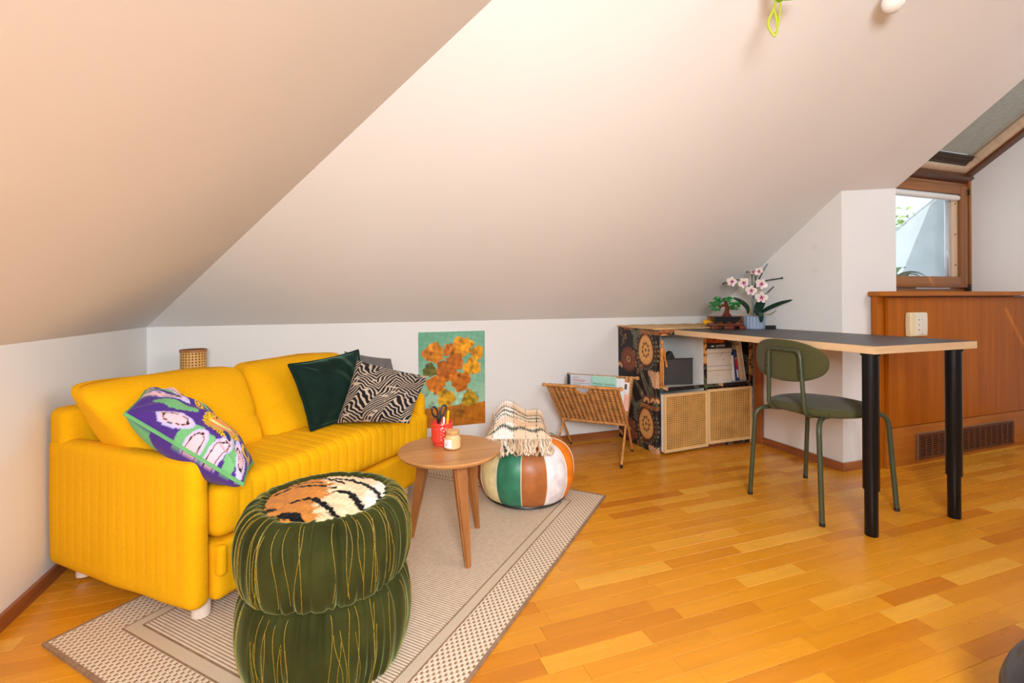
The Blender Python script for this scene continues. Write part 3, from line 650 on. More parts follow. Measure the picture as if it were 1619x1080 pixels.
# ------------------------------------------------------------------ floor lamp behind the sofa
lamp_ = thing('floor_lamp', 'floor lamp with woven cane drum shade behind the sofa in the corner', 'lamp', (0.243, -0.15, 0))
M_cane = plain('cane_webbing', S(228, 174, 98), 0.55, 0.08)
R_, Hs, z0 = 0.056, 0.27, 0.452; nh, nvh = 25, 20
g = perforated(0, 1, 0, Hs, nh, nvh, 0.46, 0.5, 0.0, 0.0); V = g[0].copy(); m_ = len(V) // 2
V = V[:m_]; F = [f for f in g[1] if max(f) < m_]; th = V[:, 0] * 2 * pi
part('shade', (np.stack([R_ * np.cos(th), R_ * np.sin(th), z0 + V[:, 2]], 1), F), M_cane, lamp_)
part('shade_lining', lathe([(R_ - 0.004, z0), (R_ - 0.004, z0 + Hs)], 32, cap=False), plain('lamp_lining', S(112, 66, 28), 0.8), lamp_)
for z in (z0, z0 + Hs - 0.012): part('hoop', lathe([(R_ - 0.003, z), (R_ + 0.003, z), (R_ + 0.003, z + 0.012), (R_ - 0.003, z + 0.012), (R_ - 0.003, z)], 36, cap=False), wood('cane_hoop', S(150, 92, 44), S(186, 124, 66), 0, 1, 0.5), lamp_)
part('pole', lathe([(0, 0.02), (0.008, 0.02), (0.008, 0.60), (0, 0.60)], 12), M_base, lamp_)
part('base', lathe([(0, 0), (0.09, 0), (0.09, 0.014), (0.02, 0.024), (0, 0.024)], 32), M_base, lamp_)
part('socket', lathe([(0, 0.52), (0.018, 0.52), (0.018, 0.57), (0, 0.57)], 16), M_white, lamp_)

# ------------------------------------------------------------------ rug
def rug_mat(kind):
    t = NT('rug_' + kind); uvn = t.n('ShaderNodeUVMap').outputs[0]; sp = t.n('ShaderNodeSeparateXYZ'); t.L.new(uvn, sp.inputs[0]); u, v = sp.outputs[0], sp.outputs[1]
    nz = t.noise(uvn, 55, 2); cream, brown, mid = (S(224, 208, 188), S(128, 92, 62), S(188, 160, 132))
    if kind == 'border':
        pu, pv = 0.0112, 0.0098
        cu = t.math('DIVIDE', u, pu); cv = t.math('DIVIDE', v, pv)
        par = t.math('MULTIPLY', t.math('MODULO', t.math('FLOOR', cv), 2.0), 0.5)
        fu = t.math('FRACT', t.math('ADD', t.math('MULTIPLY', cu, 0.5), par)); fv = t.math('FRACT', cv)
        du = t.math('ABSOLUTE', t.math('SUBTRACT', fu, 0.5)); dv = t.math('ABSOLUTE', t.math('SUBTRACT', fv, 0.5))
        ins = t.math('MULTIPLY', t.math('LESS_THAN', du, 0.21), t.math('LESS_THAN', dv, 0.33))
        h = t.math('SUBTRACT', 1.0, t.math('MULTIPLY', ins, 0.8)); shade = t.ramp(t.math('ADD', fv, t.math('MULTIPLY', nz, 0.4)), (0.3, S(206, 184, 160)), (0.9, cream))
        t.base(t.mix(ins, shade, t.mix(nz, brown, S(168, 130, 94))))
    elif kind == 'field':
        pv, pu = 0.0092, 0.0062          # rows run along v
        cu = t.math('DIVIDE', u, pv); fu = t.math('FRACT', cu); cv = t.math('ADD', t.math('DIVIDE', v, pu), t.math('MULTIPLY', t.math('MODULO', t.math('FLOOR', cu), 2.0), 0.5)); fv = t.math('FRACT', cv)
        ln = t.math('LESS_THAN', t.math('ABSOLUTE', t.math('SUBTRACT', fu, 0.5)), t.math('ADD', 0.10, t.math('MULTIPLY', t.math('ABSOLUTE', t.math('SUBTRACT', fv, 0.5)), 0.38)))
        h = t.math('SUBTRACT', 1.0, t.math('MULTIPLY', ln, 0.7))
        t.base(t.mix(ln, t.mix(nz, S(210, 188, 162), S(234, 218, 198)), t.mix(nz, S(140, 106, 80), S(178, 144, 116))))
    else:
        w = t.math('FRACT', t.math('DIVIDE', t.math('ADD', u, v), 0.006)); h = w
        t.base(t.mix(t.math('LESS_THAN', w, 0.3), S(214, 196, 172), S(178, 148, 120)))
    t.set(Roughness=0.95); t.p.inputs['Specular IOR Level'].default_value = 0.1; t.bump(h, 0.5, 0.0025); return t.m
RA = np.array([0.157, -1.231]); RU = np.array([math.cos(0.7709), math.sin(0.7709)]); RV = np.array([math.sin(0.7709), -math.cos(0.7709)]); RL, RW = 1.67, 1.135
rug = thing('rug', 'flat woven beige and brown rug with checked border under the sofa and coffee table', 'rug', (RA[0], RA[1], 0))
def rq(u0, u1, v0, v1, z0, z1):
    uv = np.array([(u0, v0), (u1, v0), (u1, v1), (u0, v1)]); xy = uv[:, :1] * RU + uv[:, 1:] * RV
    V = np.vstack([np.c_[xy, np.full(4, z0)], np.c_[xy, np.full(4, z1)]])
    F = [(3, 2, 1, 0), (4, 5, 6, 7)] + [(i, (i + 1) % 4, 4 + (i + 1) % 4, 4 + i) for i in range(4)]
    F = [f[::-1] for f in F]; return V, F, np.vstack([uv, uv])
def rpart(name, rects, mat, z1):
    mb = MB(); uvs = []
    for r in rects: V, F, uv = rq(*r, 0.0008, z1); mb.add(V, F); uvs.append(uv)
    return part(name, mb, mat, rug, smooth=False, uv=np.vstack(uvs), fix=True)
bi, bw = 0.132, 0.036
rpart('border', [(0.01, RL - 0.01, 0.008, bi, ), (0.01, RL - 0.01, RW - bi, RW - 0.008), (0.01, bi, bi, RW - bi), (RL - bi, RL - 0.01, bi, RW - bi)], rug_mat('border'), 0.0072)
i2 = bi + bw
rpart('inner_band', [(bi, RL - bi, bi, i2), (bi, RL - bi, RW - i2, RW - bi), (bi, i2, i2, RW - i2), (RL - i2, RL - bi, i2, RW - i2)], rug_mat('band'), 0.0078)
M_bind = plain('brown_rug_yarn', S(146, 114, 88), 0.95, 0.12, 60)
ln_ = [(bi - 0.003, RL - bi + 0.003, bi - 0.003, bi + 0.002), (bi - 0.003, RL - bi + 0.003, RW - bi - 0.002, RW - bi + 0.003), (bi - 0.003, bi + 0.002, bi, RW - bi), (RL - bi - 0.002, RL - bi + 0.003, bi, RW - bi), (i2 - 0.003, RL - i2 + 0.003, i2 - 0.003, i2 + 0.002), (i2 - 0.003, RL - i2 + 0.003, RW - i2 - 0.002, RW - i2 + 0.003), (i2 - 0.003, i2 + 0.002, i2, RW - i2), (RL - i2 - 0.002, RL - i2 + 0.003, i2, RW - i2)]
rpart('band_line', ln_, M_bind, 0.0082)
rpart('field', [(i2, RL - i2, i2, RW - i2)], rug_mat('field'), 0.0076)
rpart('binding', [(0, RL, 0, 0.008), (0, RL, RW - 0.008, RW), (0, 0.010, 0.008, RW - 0.008), (RL - 0.010, RL, 0.008, RW - 0.008)], M_bind, 0.0085)

# ------------------------------------------------------------------ green pouf with a tiger pad
pf = thing('green_pouf', 'two-tier pleated green velvet pouf with a tiger striped top pad, in the foreground', 'pouf', (0.91, -1.535, 0.008))
M_olive = velvet('olive_velvet', (0.026, 0.028, 0.004), 0.5, (0.66, 0.70, 0.28), bscale=220)
def pleats(n_th, seed):
    th = np.linspace(0, 2 * pi, n_th, endpoint=False); r = np.random.default_rng(seed); h = np.zeros(n_th)
    for k in range(60):
        c = r.uniform(0, 2 * pi); w = r.uniform(0.015, 0.05); d = np.angle(np.exp(1j * (th - c))); h -= r.uniform(0.3, 1) * np.exp(-(d / w) ** 2)
    return h / 2.2
def tier(prof, seed, name):
    prof = np.array(prof); n_th = 420; P = bez(np.c_[prof, np.zeros(len(prof))], 6)[:, :2]; pl_ = pleats(n_th, seed); pl2 = pleats(n_th, seed + 50)
    th = np.linspace(0, 2 * pi, n_th, endpoint=False); V = []
    zmin, zmax = P[:, 1].min(), P[:, 1].max()
    for r_, z in P:
        f = (z - zmin) / (zmax - zmin); edge = 0.021 * (0.6 + 0.4 * abs(2 * f - 1) ** 1.5)
        rr_ = r_ + edge * (pl_ * (1 - f) + pl2 * f * 0.8 + 0.35 * pl_ * f) + 0.0012 * np.sin(th * 5 + z * 30)
        V.append(np.c_[rr_ * np.cos(th), rr_ * np.sin(th), np.full(n_th, z)])
    m = len(P); V = np.vstack(V); i = np.arange((m - 1) * n_th).reshape(m - 1, n_th); j = np.roll(i, -1, 1)
    F = np.stack([i.ravel(), j.ravel(), (j + n_th).ravel(), (i + n_th).ravel()], 1)
    o = part(name, mesh(name, V, F), M_olive, pf)
    mb = MB(); r = np.random.default_rng(seed + 9)
    for k in range(66):
        c = r.uniform(0, 2 * pi); a = int(r.uniform(0, 0.25) * m); b = int(m * r.uniform(0.62, 0.92)); dr = r.uniform(-0.09, 0.09); pts = []
        for q in range(a, b):
            t_ = (q - a) / max(1, b - a); ang_ = c + dr * t_ + 0.02 * math.sin(t_ * 7 + k); kk = int(round(ang_ / (2 * pi) * n_th)) % n_th
            p = V[q * n_th + kk]; rad = math.hypot(p[0], p[1]) + 0.0008; pts.append((rad * math.cos(ang_), rad * math.sin(ang_), p[2] + 0.0006))
        if len(pts) > 3: mb.add(*tube(pts, 0.00062, 5))
    part('gold_stitching', mb, M_gold, o, kind='stuff')
M_gold = plain('gold_thread', S(150, 120, 24), 0.6, 0.35, 500)
tier([(0.17, 0.0), (0.195, 0.01), (0.214, 0.06), (0.221, 0.12), (0.217, 0.18), (0.206, 0.215), (0.190, 0.232)], 5, 'lower_tier')
tier([(0.190, 0.226), (0.207, 0.236), (0.219, 0.275), (0.222, 0.33), (0.216, 0.380), (0.199, 0.411), (0.178, 0.424), (0.160, 0.422), (0.148, 0.408)], 6, 'upper_tier')
# tiger pad
nr, nt = 90, 240; rr_ = np.linspace(0.0005, 0.156, nr); th = np.linspace(0, 2 * pi, nt, endpoint=False)
R2, T2 = np.meshgrid(rr_, th, indexing='ij'); X = (R2 * np.cos(T2)).ravel(); Y = (R2 * np.sin(T2)).ravel()
Zp = 0.418 + 0.014 * (1 - (R2.ravel() / 0.156) ** 2) + 0.0012 * noise3(np.c_[X, Y, X * 0], 160, 4) + 0.0006 * rng.normal(size=len(X))
def tiger(X, Y):
    Q = np.c_[X, Y]; jag = 0.0035 * noise3(np.c_[X, Y, X * 0], 260, 2) + 0.0015 * rng.normal(size=len(X))
    col = np.tile(np.array([198, 128, 56.0]), (len(X), 1))
    ed = np.array([(-0.012, 0.164), (-0.013, 0.116), (0.014, 0.055), (-0.009, 0.008), (0.01, -0.019), (-0.016, -0.03), (-0.027, -0.085), (-0.013, -0.138), (-0.033, -0.156)])
    lim = np.interp(Y, ed[::-1, 1], ed[::-1, 0]); w = sst(-0.004, 0.006, X - lim + 3 * jag)[:, None]
    col = col * (1 - w) + np.array([232, 204, 166]) * w
    w = sst(-0.008, 0.014, X - (0.108 + 0.02 * np.sin(Y * 22)) + 2 * jag)[:, None]; col = col * (1 - w) + np.array([236, 228, 218]) * w
    col *= (1 + 0.05 * noise3(np.c_[X, Y, X * 0], 90, 8))[:, None]
    st = [([(-0.148, -0.048), (-0.135, -0.045), (-0.122, -0.054)], .010), ([(-0.117, -0.113), (-0.103, -0.095), (-0.082, -0.096), (-0.064, -0.122), (-0.056, -0.151)], .017), ([(-0.085, -0.035), (-0.064, -0.027), (-0.036, -0.03), (-0.014, -0.061), (0.003, -0.089), (0.018, -0.126), (0.035, -0.152)], .010), ([(0.015, -0.001), (0.039, -0.008), (0.063, -0.039), (0.077, -0.079), (0.09, -0.117), (0.104, -0.115)], .012), ([(0.022, 0.112), (0.055, 0.091), (0.083, 0.057), (0.11, 0.015), (0.127, -0.021), (0.137, -0.062)], .010), ([(-0.133, 0.053), (-0.114, 0.071), (-0.091, 0.082), (-0.061, 0.082), (-0.023, 0.06), (0.002, 0.039), (0.021, 0.024)], .0065), ([(-0.111, 0.101), (-0.09, 0.105), (-0.068, 0.099)], .005), ([(-0.088, 0.12), (-0.057, 0.115), (-0.025, 0.094), (0.004, 0.067)], .004), ([(-0.053, 0.155), (-0.024, 0.147), (-0.001, 0.125), (0.023, 0.088), (0.045, 0.052)], .008), ([(0.001, 0.172), (0.032, 0.154), (0.062, 0.143), (0.088, 0.118), (0.1, 0.095)], .007), ([(-0.085, 0.152), (-0.07, 0.156)], .006)]
    for pts, wd in st:
        B = bez(np.c_[np.array(pts), np.zeros(len(pts))], 10)[:, :2]; m = len(B); ww = wd * (0.35 + 0.65 * np.sin(np.linspace(0.12, 1.0, m) * pi * 0.86)) * 0.85
        d = (np.linalg.norm(Q[:, None] - B[None], axis=2) - ww[None]).min(1); col[d + jag < 0] = (16, 13, 13)
    return SL(col)
i = np.arange((nr - 1) * nt).reshape(nr - 1, nt); j = np.roll(i, -1, 1)
F = np.stack([i.ravel(), (i + nt).ravel(), (j + nt).ravel(), j.ravel()], 1)
part('tiger_pad', mesh('tiger_pad', np.c_[X, Y, Zp], F, col=tiger(X, Y)), vmat('tiger_plush', 0.95, 0.5, 380, 0.06, 0.05), pf, label='fluffy orange and cream pad with black tiger stripes')

# ------------------------------------------------------------------ round side table and the things on it
TC = (1.340, -1.076)
tb = thing('side_table', 'small round three-legged wooden side table in front of the sofa', 'table', (TC[0], TC[1], 0.0076))
M_tab = wood('table_oak', S(170, 112, 58), S(206, 150, 90), 0, 0.7, 0.38, 0.15); M_leg = wood('table_leg_oak', S(132, 78, 32), S(176, 112, 58), 2, 1.0, 0.4, 0.15)
part('tabletop', lathe([(0, 0.345), (0.165, 0.345), (0.188, 0.353), (0.197, 0.362), (0.1975, 0.366), (0.195, 0.3695), (0, 0.3695)], 72), M_tab, tb)
for fx, fy in ((1.365, -1.262), (1.474, -0.987), (1.203, -0.973)):
    d = np.array([fx - TC[0], fy - TC[1]]); e = d / np.linalg.norm(d); T0 = np.array([e[0] * 0.105, e[1] * 0.105, 0.346]); T1 = np.array([d[0], d[1], 0.0])
    q = np.array([-e[1], e[0], 0]); r3 = np.array([e[0], e[1], 0]); bm = bmesh.new(); lv = []
    for p, a, b in ((T0, 0.026, 0.02), (T0 * 0.6 + T1 * 0.4, 0.021, 0.0165), (T1, 0.0105, 0.0105)): lv.append([bm.verts.new(p + sx * a * q + sy * b * r3) for sx, sy in ((-1, -1), (1, -1), (1, 1), (-1, 1))])
    for a_, b_ in zip(lv, lv[1:]):
        for k in range(4): bm.faces.new((a_[k], a_[(k + 1) % 4], b_[(k + 1) % 4], b_[k]))
    bm.faces.new(lv[0]); bm.faces.new(lv[-1][::-1]); bmesh.ops.recalc_face_normals(bm, faces=bm.faces)
    bmesh.ops.bevel(bm, geom=[e_ for e_ in bm.edges if abs(e_.verts[0].co.z - e_.verts[1].co.z) > 0.05], offset=0.006, segments=3, affect='EDGES')
    me = bpy.data.meshes.new('leg'); bm.to_mesh(me); bm.free(); me.polygons.foreach_set('use_smooth', [True] * len(me.polygons)); me.set_sharp_from_angle(angle=0.6); part('leg', me, M_leg, tb)
TZ = 0.3775
cup = thing('pen_cup', 'coral red ceramic cup holding scissors and pens on the side table', 'cup', (1.325, -1.005, TZ))
M_red = plain('coral_glaze', S(226, 62, 48), 0.25, 0.03, Coat_Weight=0.4)
nz_, nt_ = 40, 96; zz = np.linspace(0.010, 0.076, nz_); th = np.linspace(0, 2 * pi, nt_, endpoint=False); V = []
for z in zz:
    b = 0.0012 * np.sign(np.sin(th * 18 + (pi if int(z / 0.0066) % 2 else 0))) * (0.4 + 0.6 * abs(math.sin(z * pi / 0.0066))); b = b if z < 0.070 and z > 0.014 else 0 * th
    rr_ = 0.0425 * (1 - 0.10 * max(0, (z - 0.06) / 0.02) ** 2 - 0.12 * max(0, (0.022 - z) / 0.012) ** 2) + b; V.append(np.c_[rr_ * np.cos(th), rr_ * np.sin(th), 0 * th + z])
i = np.arange((nz_ - 1) * nt_).reshape(nz_ - 1, nt_); j = np.roll(i, -1, 1)
part('body', mesh('body', np.vstack(V), np.stack([i.ravel(), j.ravel(), (j + nt_).ravel(), (i + nt_).ravel()], 1)), M_red, cup)
part('rim', lathe([(0.0415, 0.075), (0.0432, 0.080), (0.043, 0.088), (0.0415, 0.090), (0.0395, 0.088), (0.0385, 0.012), (0, 0.012)], 48), M_red, cup)
part('foot_ring', lathe([(0, 0), (0.036, 0), (0.0375, 0.003), (0.0365, 0.011), (0, 0.011)], 48), M_red, cup)
def face_cam(p): return math.atan2(CAM[1] - p[1], CAM[0] - p[0]) + pi / 2     # local -y looks to the camera side of the room
sci = thing('scissors', 'scissors with black plastic handles standing in the coral cup', 'scissors', (1.313, -1.002, TZ + 0.014), rotz=0.25)
M_blk = plain('black_plastic', (0.012, 0.012, 0.013), 0.4)
for sx in (-1, 1):
    lp_ = np.array([(0.0165 * math.cos(t) * 0.72 + sx * 0.019, 0.002 * sx, 0.118 + 0.021 * math.sin(t)) for t in np.linspace(0, 2 * pi, 28, endpoint=False)]); lp_[:, 0] += sx * (lp_[:, 2] - 0.118) * 0.28
    part('handle', MB().add(*tube(lp_, 0.0042, 8, closed=True)).add(*tube([(sx * 0.010, 0.002 * sx, 0.102), (sx * 0.005, 0.002 * sx, 0.080), (sx * 0.001, 0.002 * sx, 0.062)], [0.0055, 0.005, 0.004], 8)), M_blk, sci)
    part('blade', bbox(-0.005 + sx * 0.001, 0.005 + sx * 0.001, 0.0015 * sx - 0.0008, 0.0015 * sx + 0.0008, 0.0, 0.072, 0.0004, 1), M_alu, sci)
pc = thing('pencil', 'yellow pencil standing in the coral cup beside the scissors', 'pencil', (1.340, -1.0, TZ + 0.014)); T_ = rotm(0.05, 0.09, 0)
part('barrel', xf(tube([(0, 0, 0), (0, 0, 0.118)], 0.0048, 6), T_), plain('yellow_lacquer', S(240, 200, 20), 0.35), pc, smooth=False)
pn = thing('white_pen', 'white plastic pen standing in the coral cup, shorter than the pencil', 'pen', (1.327, -1.012, TZ + 0.014)); part('barrel', xf(lathe([(0, 0), (0.0042, 0.002), (0.0042, 0.092), (0.003, 0.096), (0, 0.097)], 12), rotm(0.02, 0.04, 0)), M_white, pn)
pe = thing('pearl', 'tiny white bead lying on the side table next to the coral cup', 'bead', (1.331, -1.060, TZ)); part('bead', lathe([(0.0045 * math.sin(a), 0.0045 - 0.0045 * math.cos(a)) for a in np.linspace(0, pi, 9)], 12), M_white, pe)
cn = thing('candle_jar', 'cream scented candle in a glass jar with cork lid on the side table', 'candle', (1.352, -1.076, TZ), rotz=face_cam((1.352, -1.076)))
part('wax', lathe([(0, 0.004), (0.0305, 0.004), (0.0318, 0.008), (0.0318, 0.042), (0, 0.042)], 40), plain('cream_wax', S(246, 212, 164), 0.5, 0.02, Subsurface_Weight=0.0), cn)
part('jar', lathe([(0, 0.0), (0.029, 0.0), (0.0338, 0.004), (0.0345, 0.010), (0.0345, 0.046), (0.0325, 0.052), (0.0265, 0.056), (0.0265, 0.0595), (0.0288, 0.061), (0.0288, 0.0645), (0.0268, 0.066)], 48), glassy('jar_glass', (0.99, 0.95, 0.88), 0.10), cn)
part('cork', lathe([(0, 0.054), (0.0235, 0.054), (0.0258, 0.066), (0.0256, 0.071), (0, 0.0712)], 36), plain('cork', S(216, 166, 110), 0.9, 0.12, 300), cn)
part('inner_glow_band', lathe([(0.0265, 0.042), (0.0262, 0.055)], 40, cap=False), bpy.data.materials['cream_wax'], cn)  # cream band above the wax imitates the glow inside the jar
a0, a1 = -pi / 2 - 1.15, -pi / 2 - 0.12
def labcol(u, v): 
    c = np.tile(np.array([240, 236, 234.0]), (len(u), 1)); c[el(u, v, 0.36, 0.38, 0.12, 0.17) < 1] = (176, 166, 160); c[(el(u, v, 0.36, 0.38, 0.07, 0.10) < 1)] = (214, 206, 200); c[(np.abs(v - 0.68) < 0.03) & (u > 0.5) & (u < 0.72)] = (190, 184, 180); return SL(c)
P, F, u, v = grid(30, 30, lambda u, v: np.stack([0.0352 * np.cos(a0 + (a1 - a0) * u), 0.0352 * np.sin(a0 + (a1 - a0) * u), 0.010 + 0.032 * v], 1))
part('label', mesh('label', P, F, col=labcol(u, v)), vmat('paper_label', 0.6), cn, label='white paper label with a small grey emblem')
# ------------------------------------------------------------------ striped leather pouf and the folded throw
PC = (1.790, -0.727, 0.0076); ph0 = math.atan2(CAM[1] - PC[1], CAM[0] - PC[0])
sp = thing('leather_pouf', 'round leather pouf with cream, green, tan, white and orange panels next to the side table', 'pouf', PC)
prof = bez(np.array([(0.15, 0.006, 0), (0.198, 0.022, 0), (0.226, 0.085, 0), (0.231, 0.14, 0), (0.222, 0.20, 0), (0.185, 0.252, 0), (0.11, 0.280, 0), (0.02, 0.287, 0)]), 5)[:, :2]
def leather(name, c): return plain(name, c, 0.42, 0.10, 22, 0.25, 90, 0.001)
Lm = {k: leather('leather_' + k, c) for k, c in dict(cream=S(232, 212, 158), green=S(50, 122, 92), tan=S(168, 98, 48), white=S(232, 222, 224), orange=S(236, 124, 22), rust=S(150, 62, 22), darkgreen=S(24, 62, 48)).items()}
order = ['cream', 'green', 'tan', 'white', 'orange', 'tan', 'green', 'cream', 'rust', 'white', 'darkgreen', 'rust']
for k, cname in enumerate(order):
    b0 = ph0 + math.radians(-65.5 + 30 * k); tt = np.linspace(0, 1, 13); V = []
    for r, z in prof:
        rr_ = r * (1 + 0.028 * (1 - (2 * tt - 1) ** 2) * min(1, r / 0.15)); a = b0 + (0.012 + (1 - 0.024) * tt) * math.radians(30)
        w = 0.0025 * noise3(np.c_[rr_ * np.cos(a), rr_ * np.sin(a), 0 * a + z], 22, k); rr_ = rr_ + w * min(1, r / 0.1); V.append(np.c_[rr_ * np.cos(a), rr_ * np.sin(a), 0 * a + z + 0.006 * (1 - (2 * tt - 1) ** 2) * (z > 0.25)])
    m = len(prof); i = np.arange(m * 13).reshape(m, 13); F = np.stack([i[:-1, :-1].ravel(), i[:-1, 1:].ravel(), i[1:, 1:].ravel(), i[1:, :-1].ravel()], 1)
    part('panel', mesh('panel', np.vstack(V), F), Lm[cname], sp, label=cname.replace('darkgreen', 'dark green') + ' leather panel')
    part('seam_cord', tube([(r * 1.004 * math.cos(b0), r * 1.004 * math.sin(b0), z + 0.001) for r, z in prof], 0.0026, 6), plain('white_cord', S(228, 210, 190), 0.8) if k == 0 else bpy.data.materials['white_cord'], sp)
part('base', lathe([(0, 0), (0.185, 0.0), (0.196, 0.010), (0.192, 0.020), (0, 0.02)], 48), M_blk, sp)
part('top_button', lathe([(0, 0.284), (0.03, 0.284), (0.026, 0.290), (0, 0.291)], 24), Lm['tan'], sp)
th_ = thing('throw_blanket', 'folded cream woven throw with dark green stripes and fringe lying on the leather pouf', 'blanket', (1.732, -0.766, 0.0), rotz=-YAW)
ns, nc = 120, 110
sK = [-0.152, -0.135, -0.10, -0.055, -0.02, 0.01, 0.045, 0.08, 0.115, 0.142, 0.156]; cK = [0.325, 0.385, 0.435, 0.474, 0.468, 0.442, 0.424, 0.430, 0.424, 0.385, 0.325]
sv = np.linspace(-0.152, 0.156, ns); cr = np.interp(sv, sK, cK); cr = np.convolve(np.pad(cr, 4, 'edge'), np.ones(9) / 9, 'valid'); P = []; CT = []
for s_, c_ in zip(sv, cr):
    k = np.array([(0.10, 0.300), (0.095, 0.30 + (c_ - 0.30) * 0.6), (0.055, c_ - 0.012), (0.02, c_), (-0.02, c_ - 0.018), (-0.070, 0.305 + (c_ - 0.305) * 0.62), (-0.102, 0.325), (-0.128, 0.302), (-0.122, 0.294), (-0.10, 0.296), (0.0, 0.297), (0.095, 0.294)])
    # soft sag between the two humps, ripples down the front
    B = bez(np.c_[k, np.zeros(len(k))], 10)[:nc, :2]; P.append(np.c_[np.full(nc, s_), B])
P = np.array(P); n_ = P.shape[1]
rip = 0.006 * np.sin(sv * 46 + 0.6)[:, None] * np.clip((P[:, :, 2] - 0.30) / 0.1, 0, 1) * (P[:, :, 1] < 0)
P[:, :, 1] -= rip; P[:, :, 0] += 0.010 * np.sin((P[:, :, 2]) * 30) * (sv[:, None] / 0.15)
ti = np.broadcast_to(np.arange(n_)[None] / 10.0, P.shape[:2]).ravel(); sR = np.repeat(sv, n_)
def throwcol(s, t):
    c = np.tile(np.array([220, 194, 166.0]), (len(s), 1))
    bar = ((s > -0.115) & (s < -0.02)); c[bar] = (226, 212, 198); c[bar & (np.sin(s * 560) > 0.25)] = (244, 238, 232)
    c[(np.abs(t - 3.9) < 0.25) | (np.abs(t - 5.05) < 0.2)] *= np.array([0.93, 0.86, 0.80])
    tw = t + 0.10 * np.sin(s * 60) + 0.04 * np.sin(s * 700)
    for q, w in ((2.75, 0.10), (4.05, 0.06), (4.42, 0.07), (4.75, 0.04), (5.42, 0.08)):
        c[np.abs(tw - q) < w] = (52, 66, 56)
    for q in (-0.118, -0.018, 0.04, 0.095, 0.135): c[(np.abs(s - q) < 0.0016) & (np.sin(t * 26) > -0.2)] = (60, 72, 70)
    c *= (1 + 0.035 * np.sin(s * 1500) * np.sin(t * 90))[:, None]; return SL(np.clip(c, 0, 255))
i = np.arange(ns * n_).reshape(ns, n_); j = np.roll(i, -1, 1)
F = np.stack([i[:-1].ravel(), j[:-1].ravel(), j[1:].ravel(), i[1:].ravel()], 1).tolist() + [list(i[0])[::-1], list(i[-1])]
part('cloth', mesh('cloth', P.reshape(-1, 3), F, col=throwcol(sR, ti), fix=True), fabric('woven_throw', (1, 1, 1), 0.95, 0.2, 260, 0.5, vcol=True), th_)
fr_ = MB(); fc = []
for k in range(110):
    s_ = -0.15 + 0.304 * (k + 0.5) / 110 + rng.uniform(-0.003, 0.003); L = rng.uniform(0.018, 0.036) * (1.3 if 16 < k < 34 else 1); dx = rng.uniform(-0.022, 0.022); base_c = [(216, 192, 164), (188, 154, 116), (232, 222, 210), (196, 166, 132)][rng.integers(0, 4)]
    if rng.random() < 0.08: base_c = (60, 66, 62)
    y0 = -0.130 - 0.008 * rng.random(); wv = rng.uniform(-0.008, 0.008); g = tube(bez([(s_, -0.112, 0.322), (s_ + dx * 0.2 + wv, y0 - 0.008, 0.308), (s_ + dx * 0.7 - wv, y0 - 0.018, 0.300 - L * 0.5), (s_ + dx + wv, y0 - 0.024 - 0.014 * rng.random(), 0.296 - L)], 3), [0.0030] * 8 + [0.0042, 0.0020], 5)
    fr_.add(*g); fc += [SL(np.array(base_c))] * len(g[0])
part('fringe', fr_, vmat('fringe_yarn', 0.95), th_, kind='stuff', col=np.array(fc))

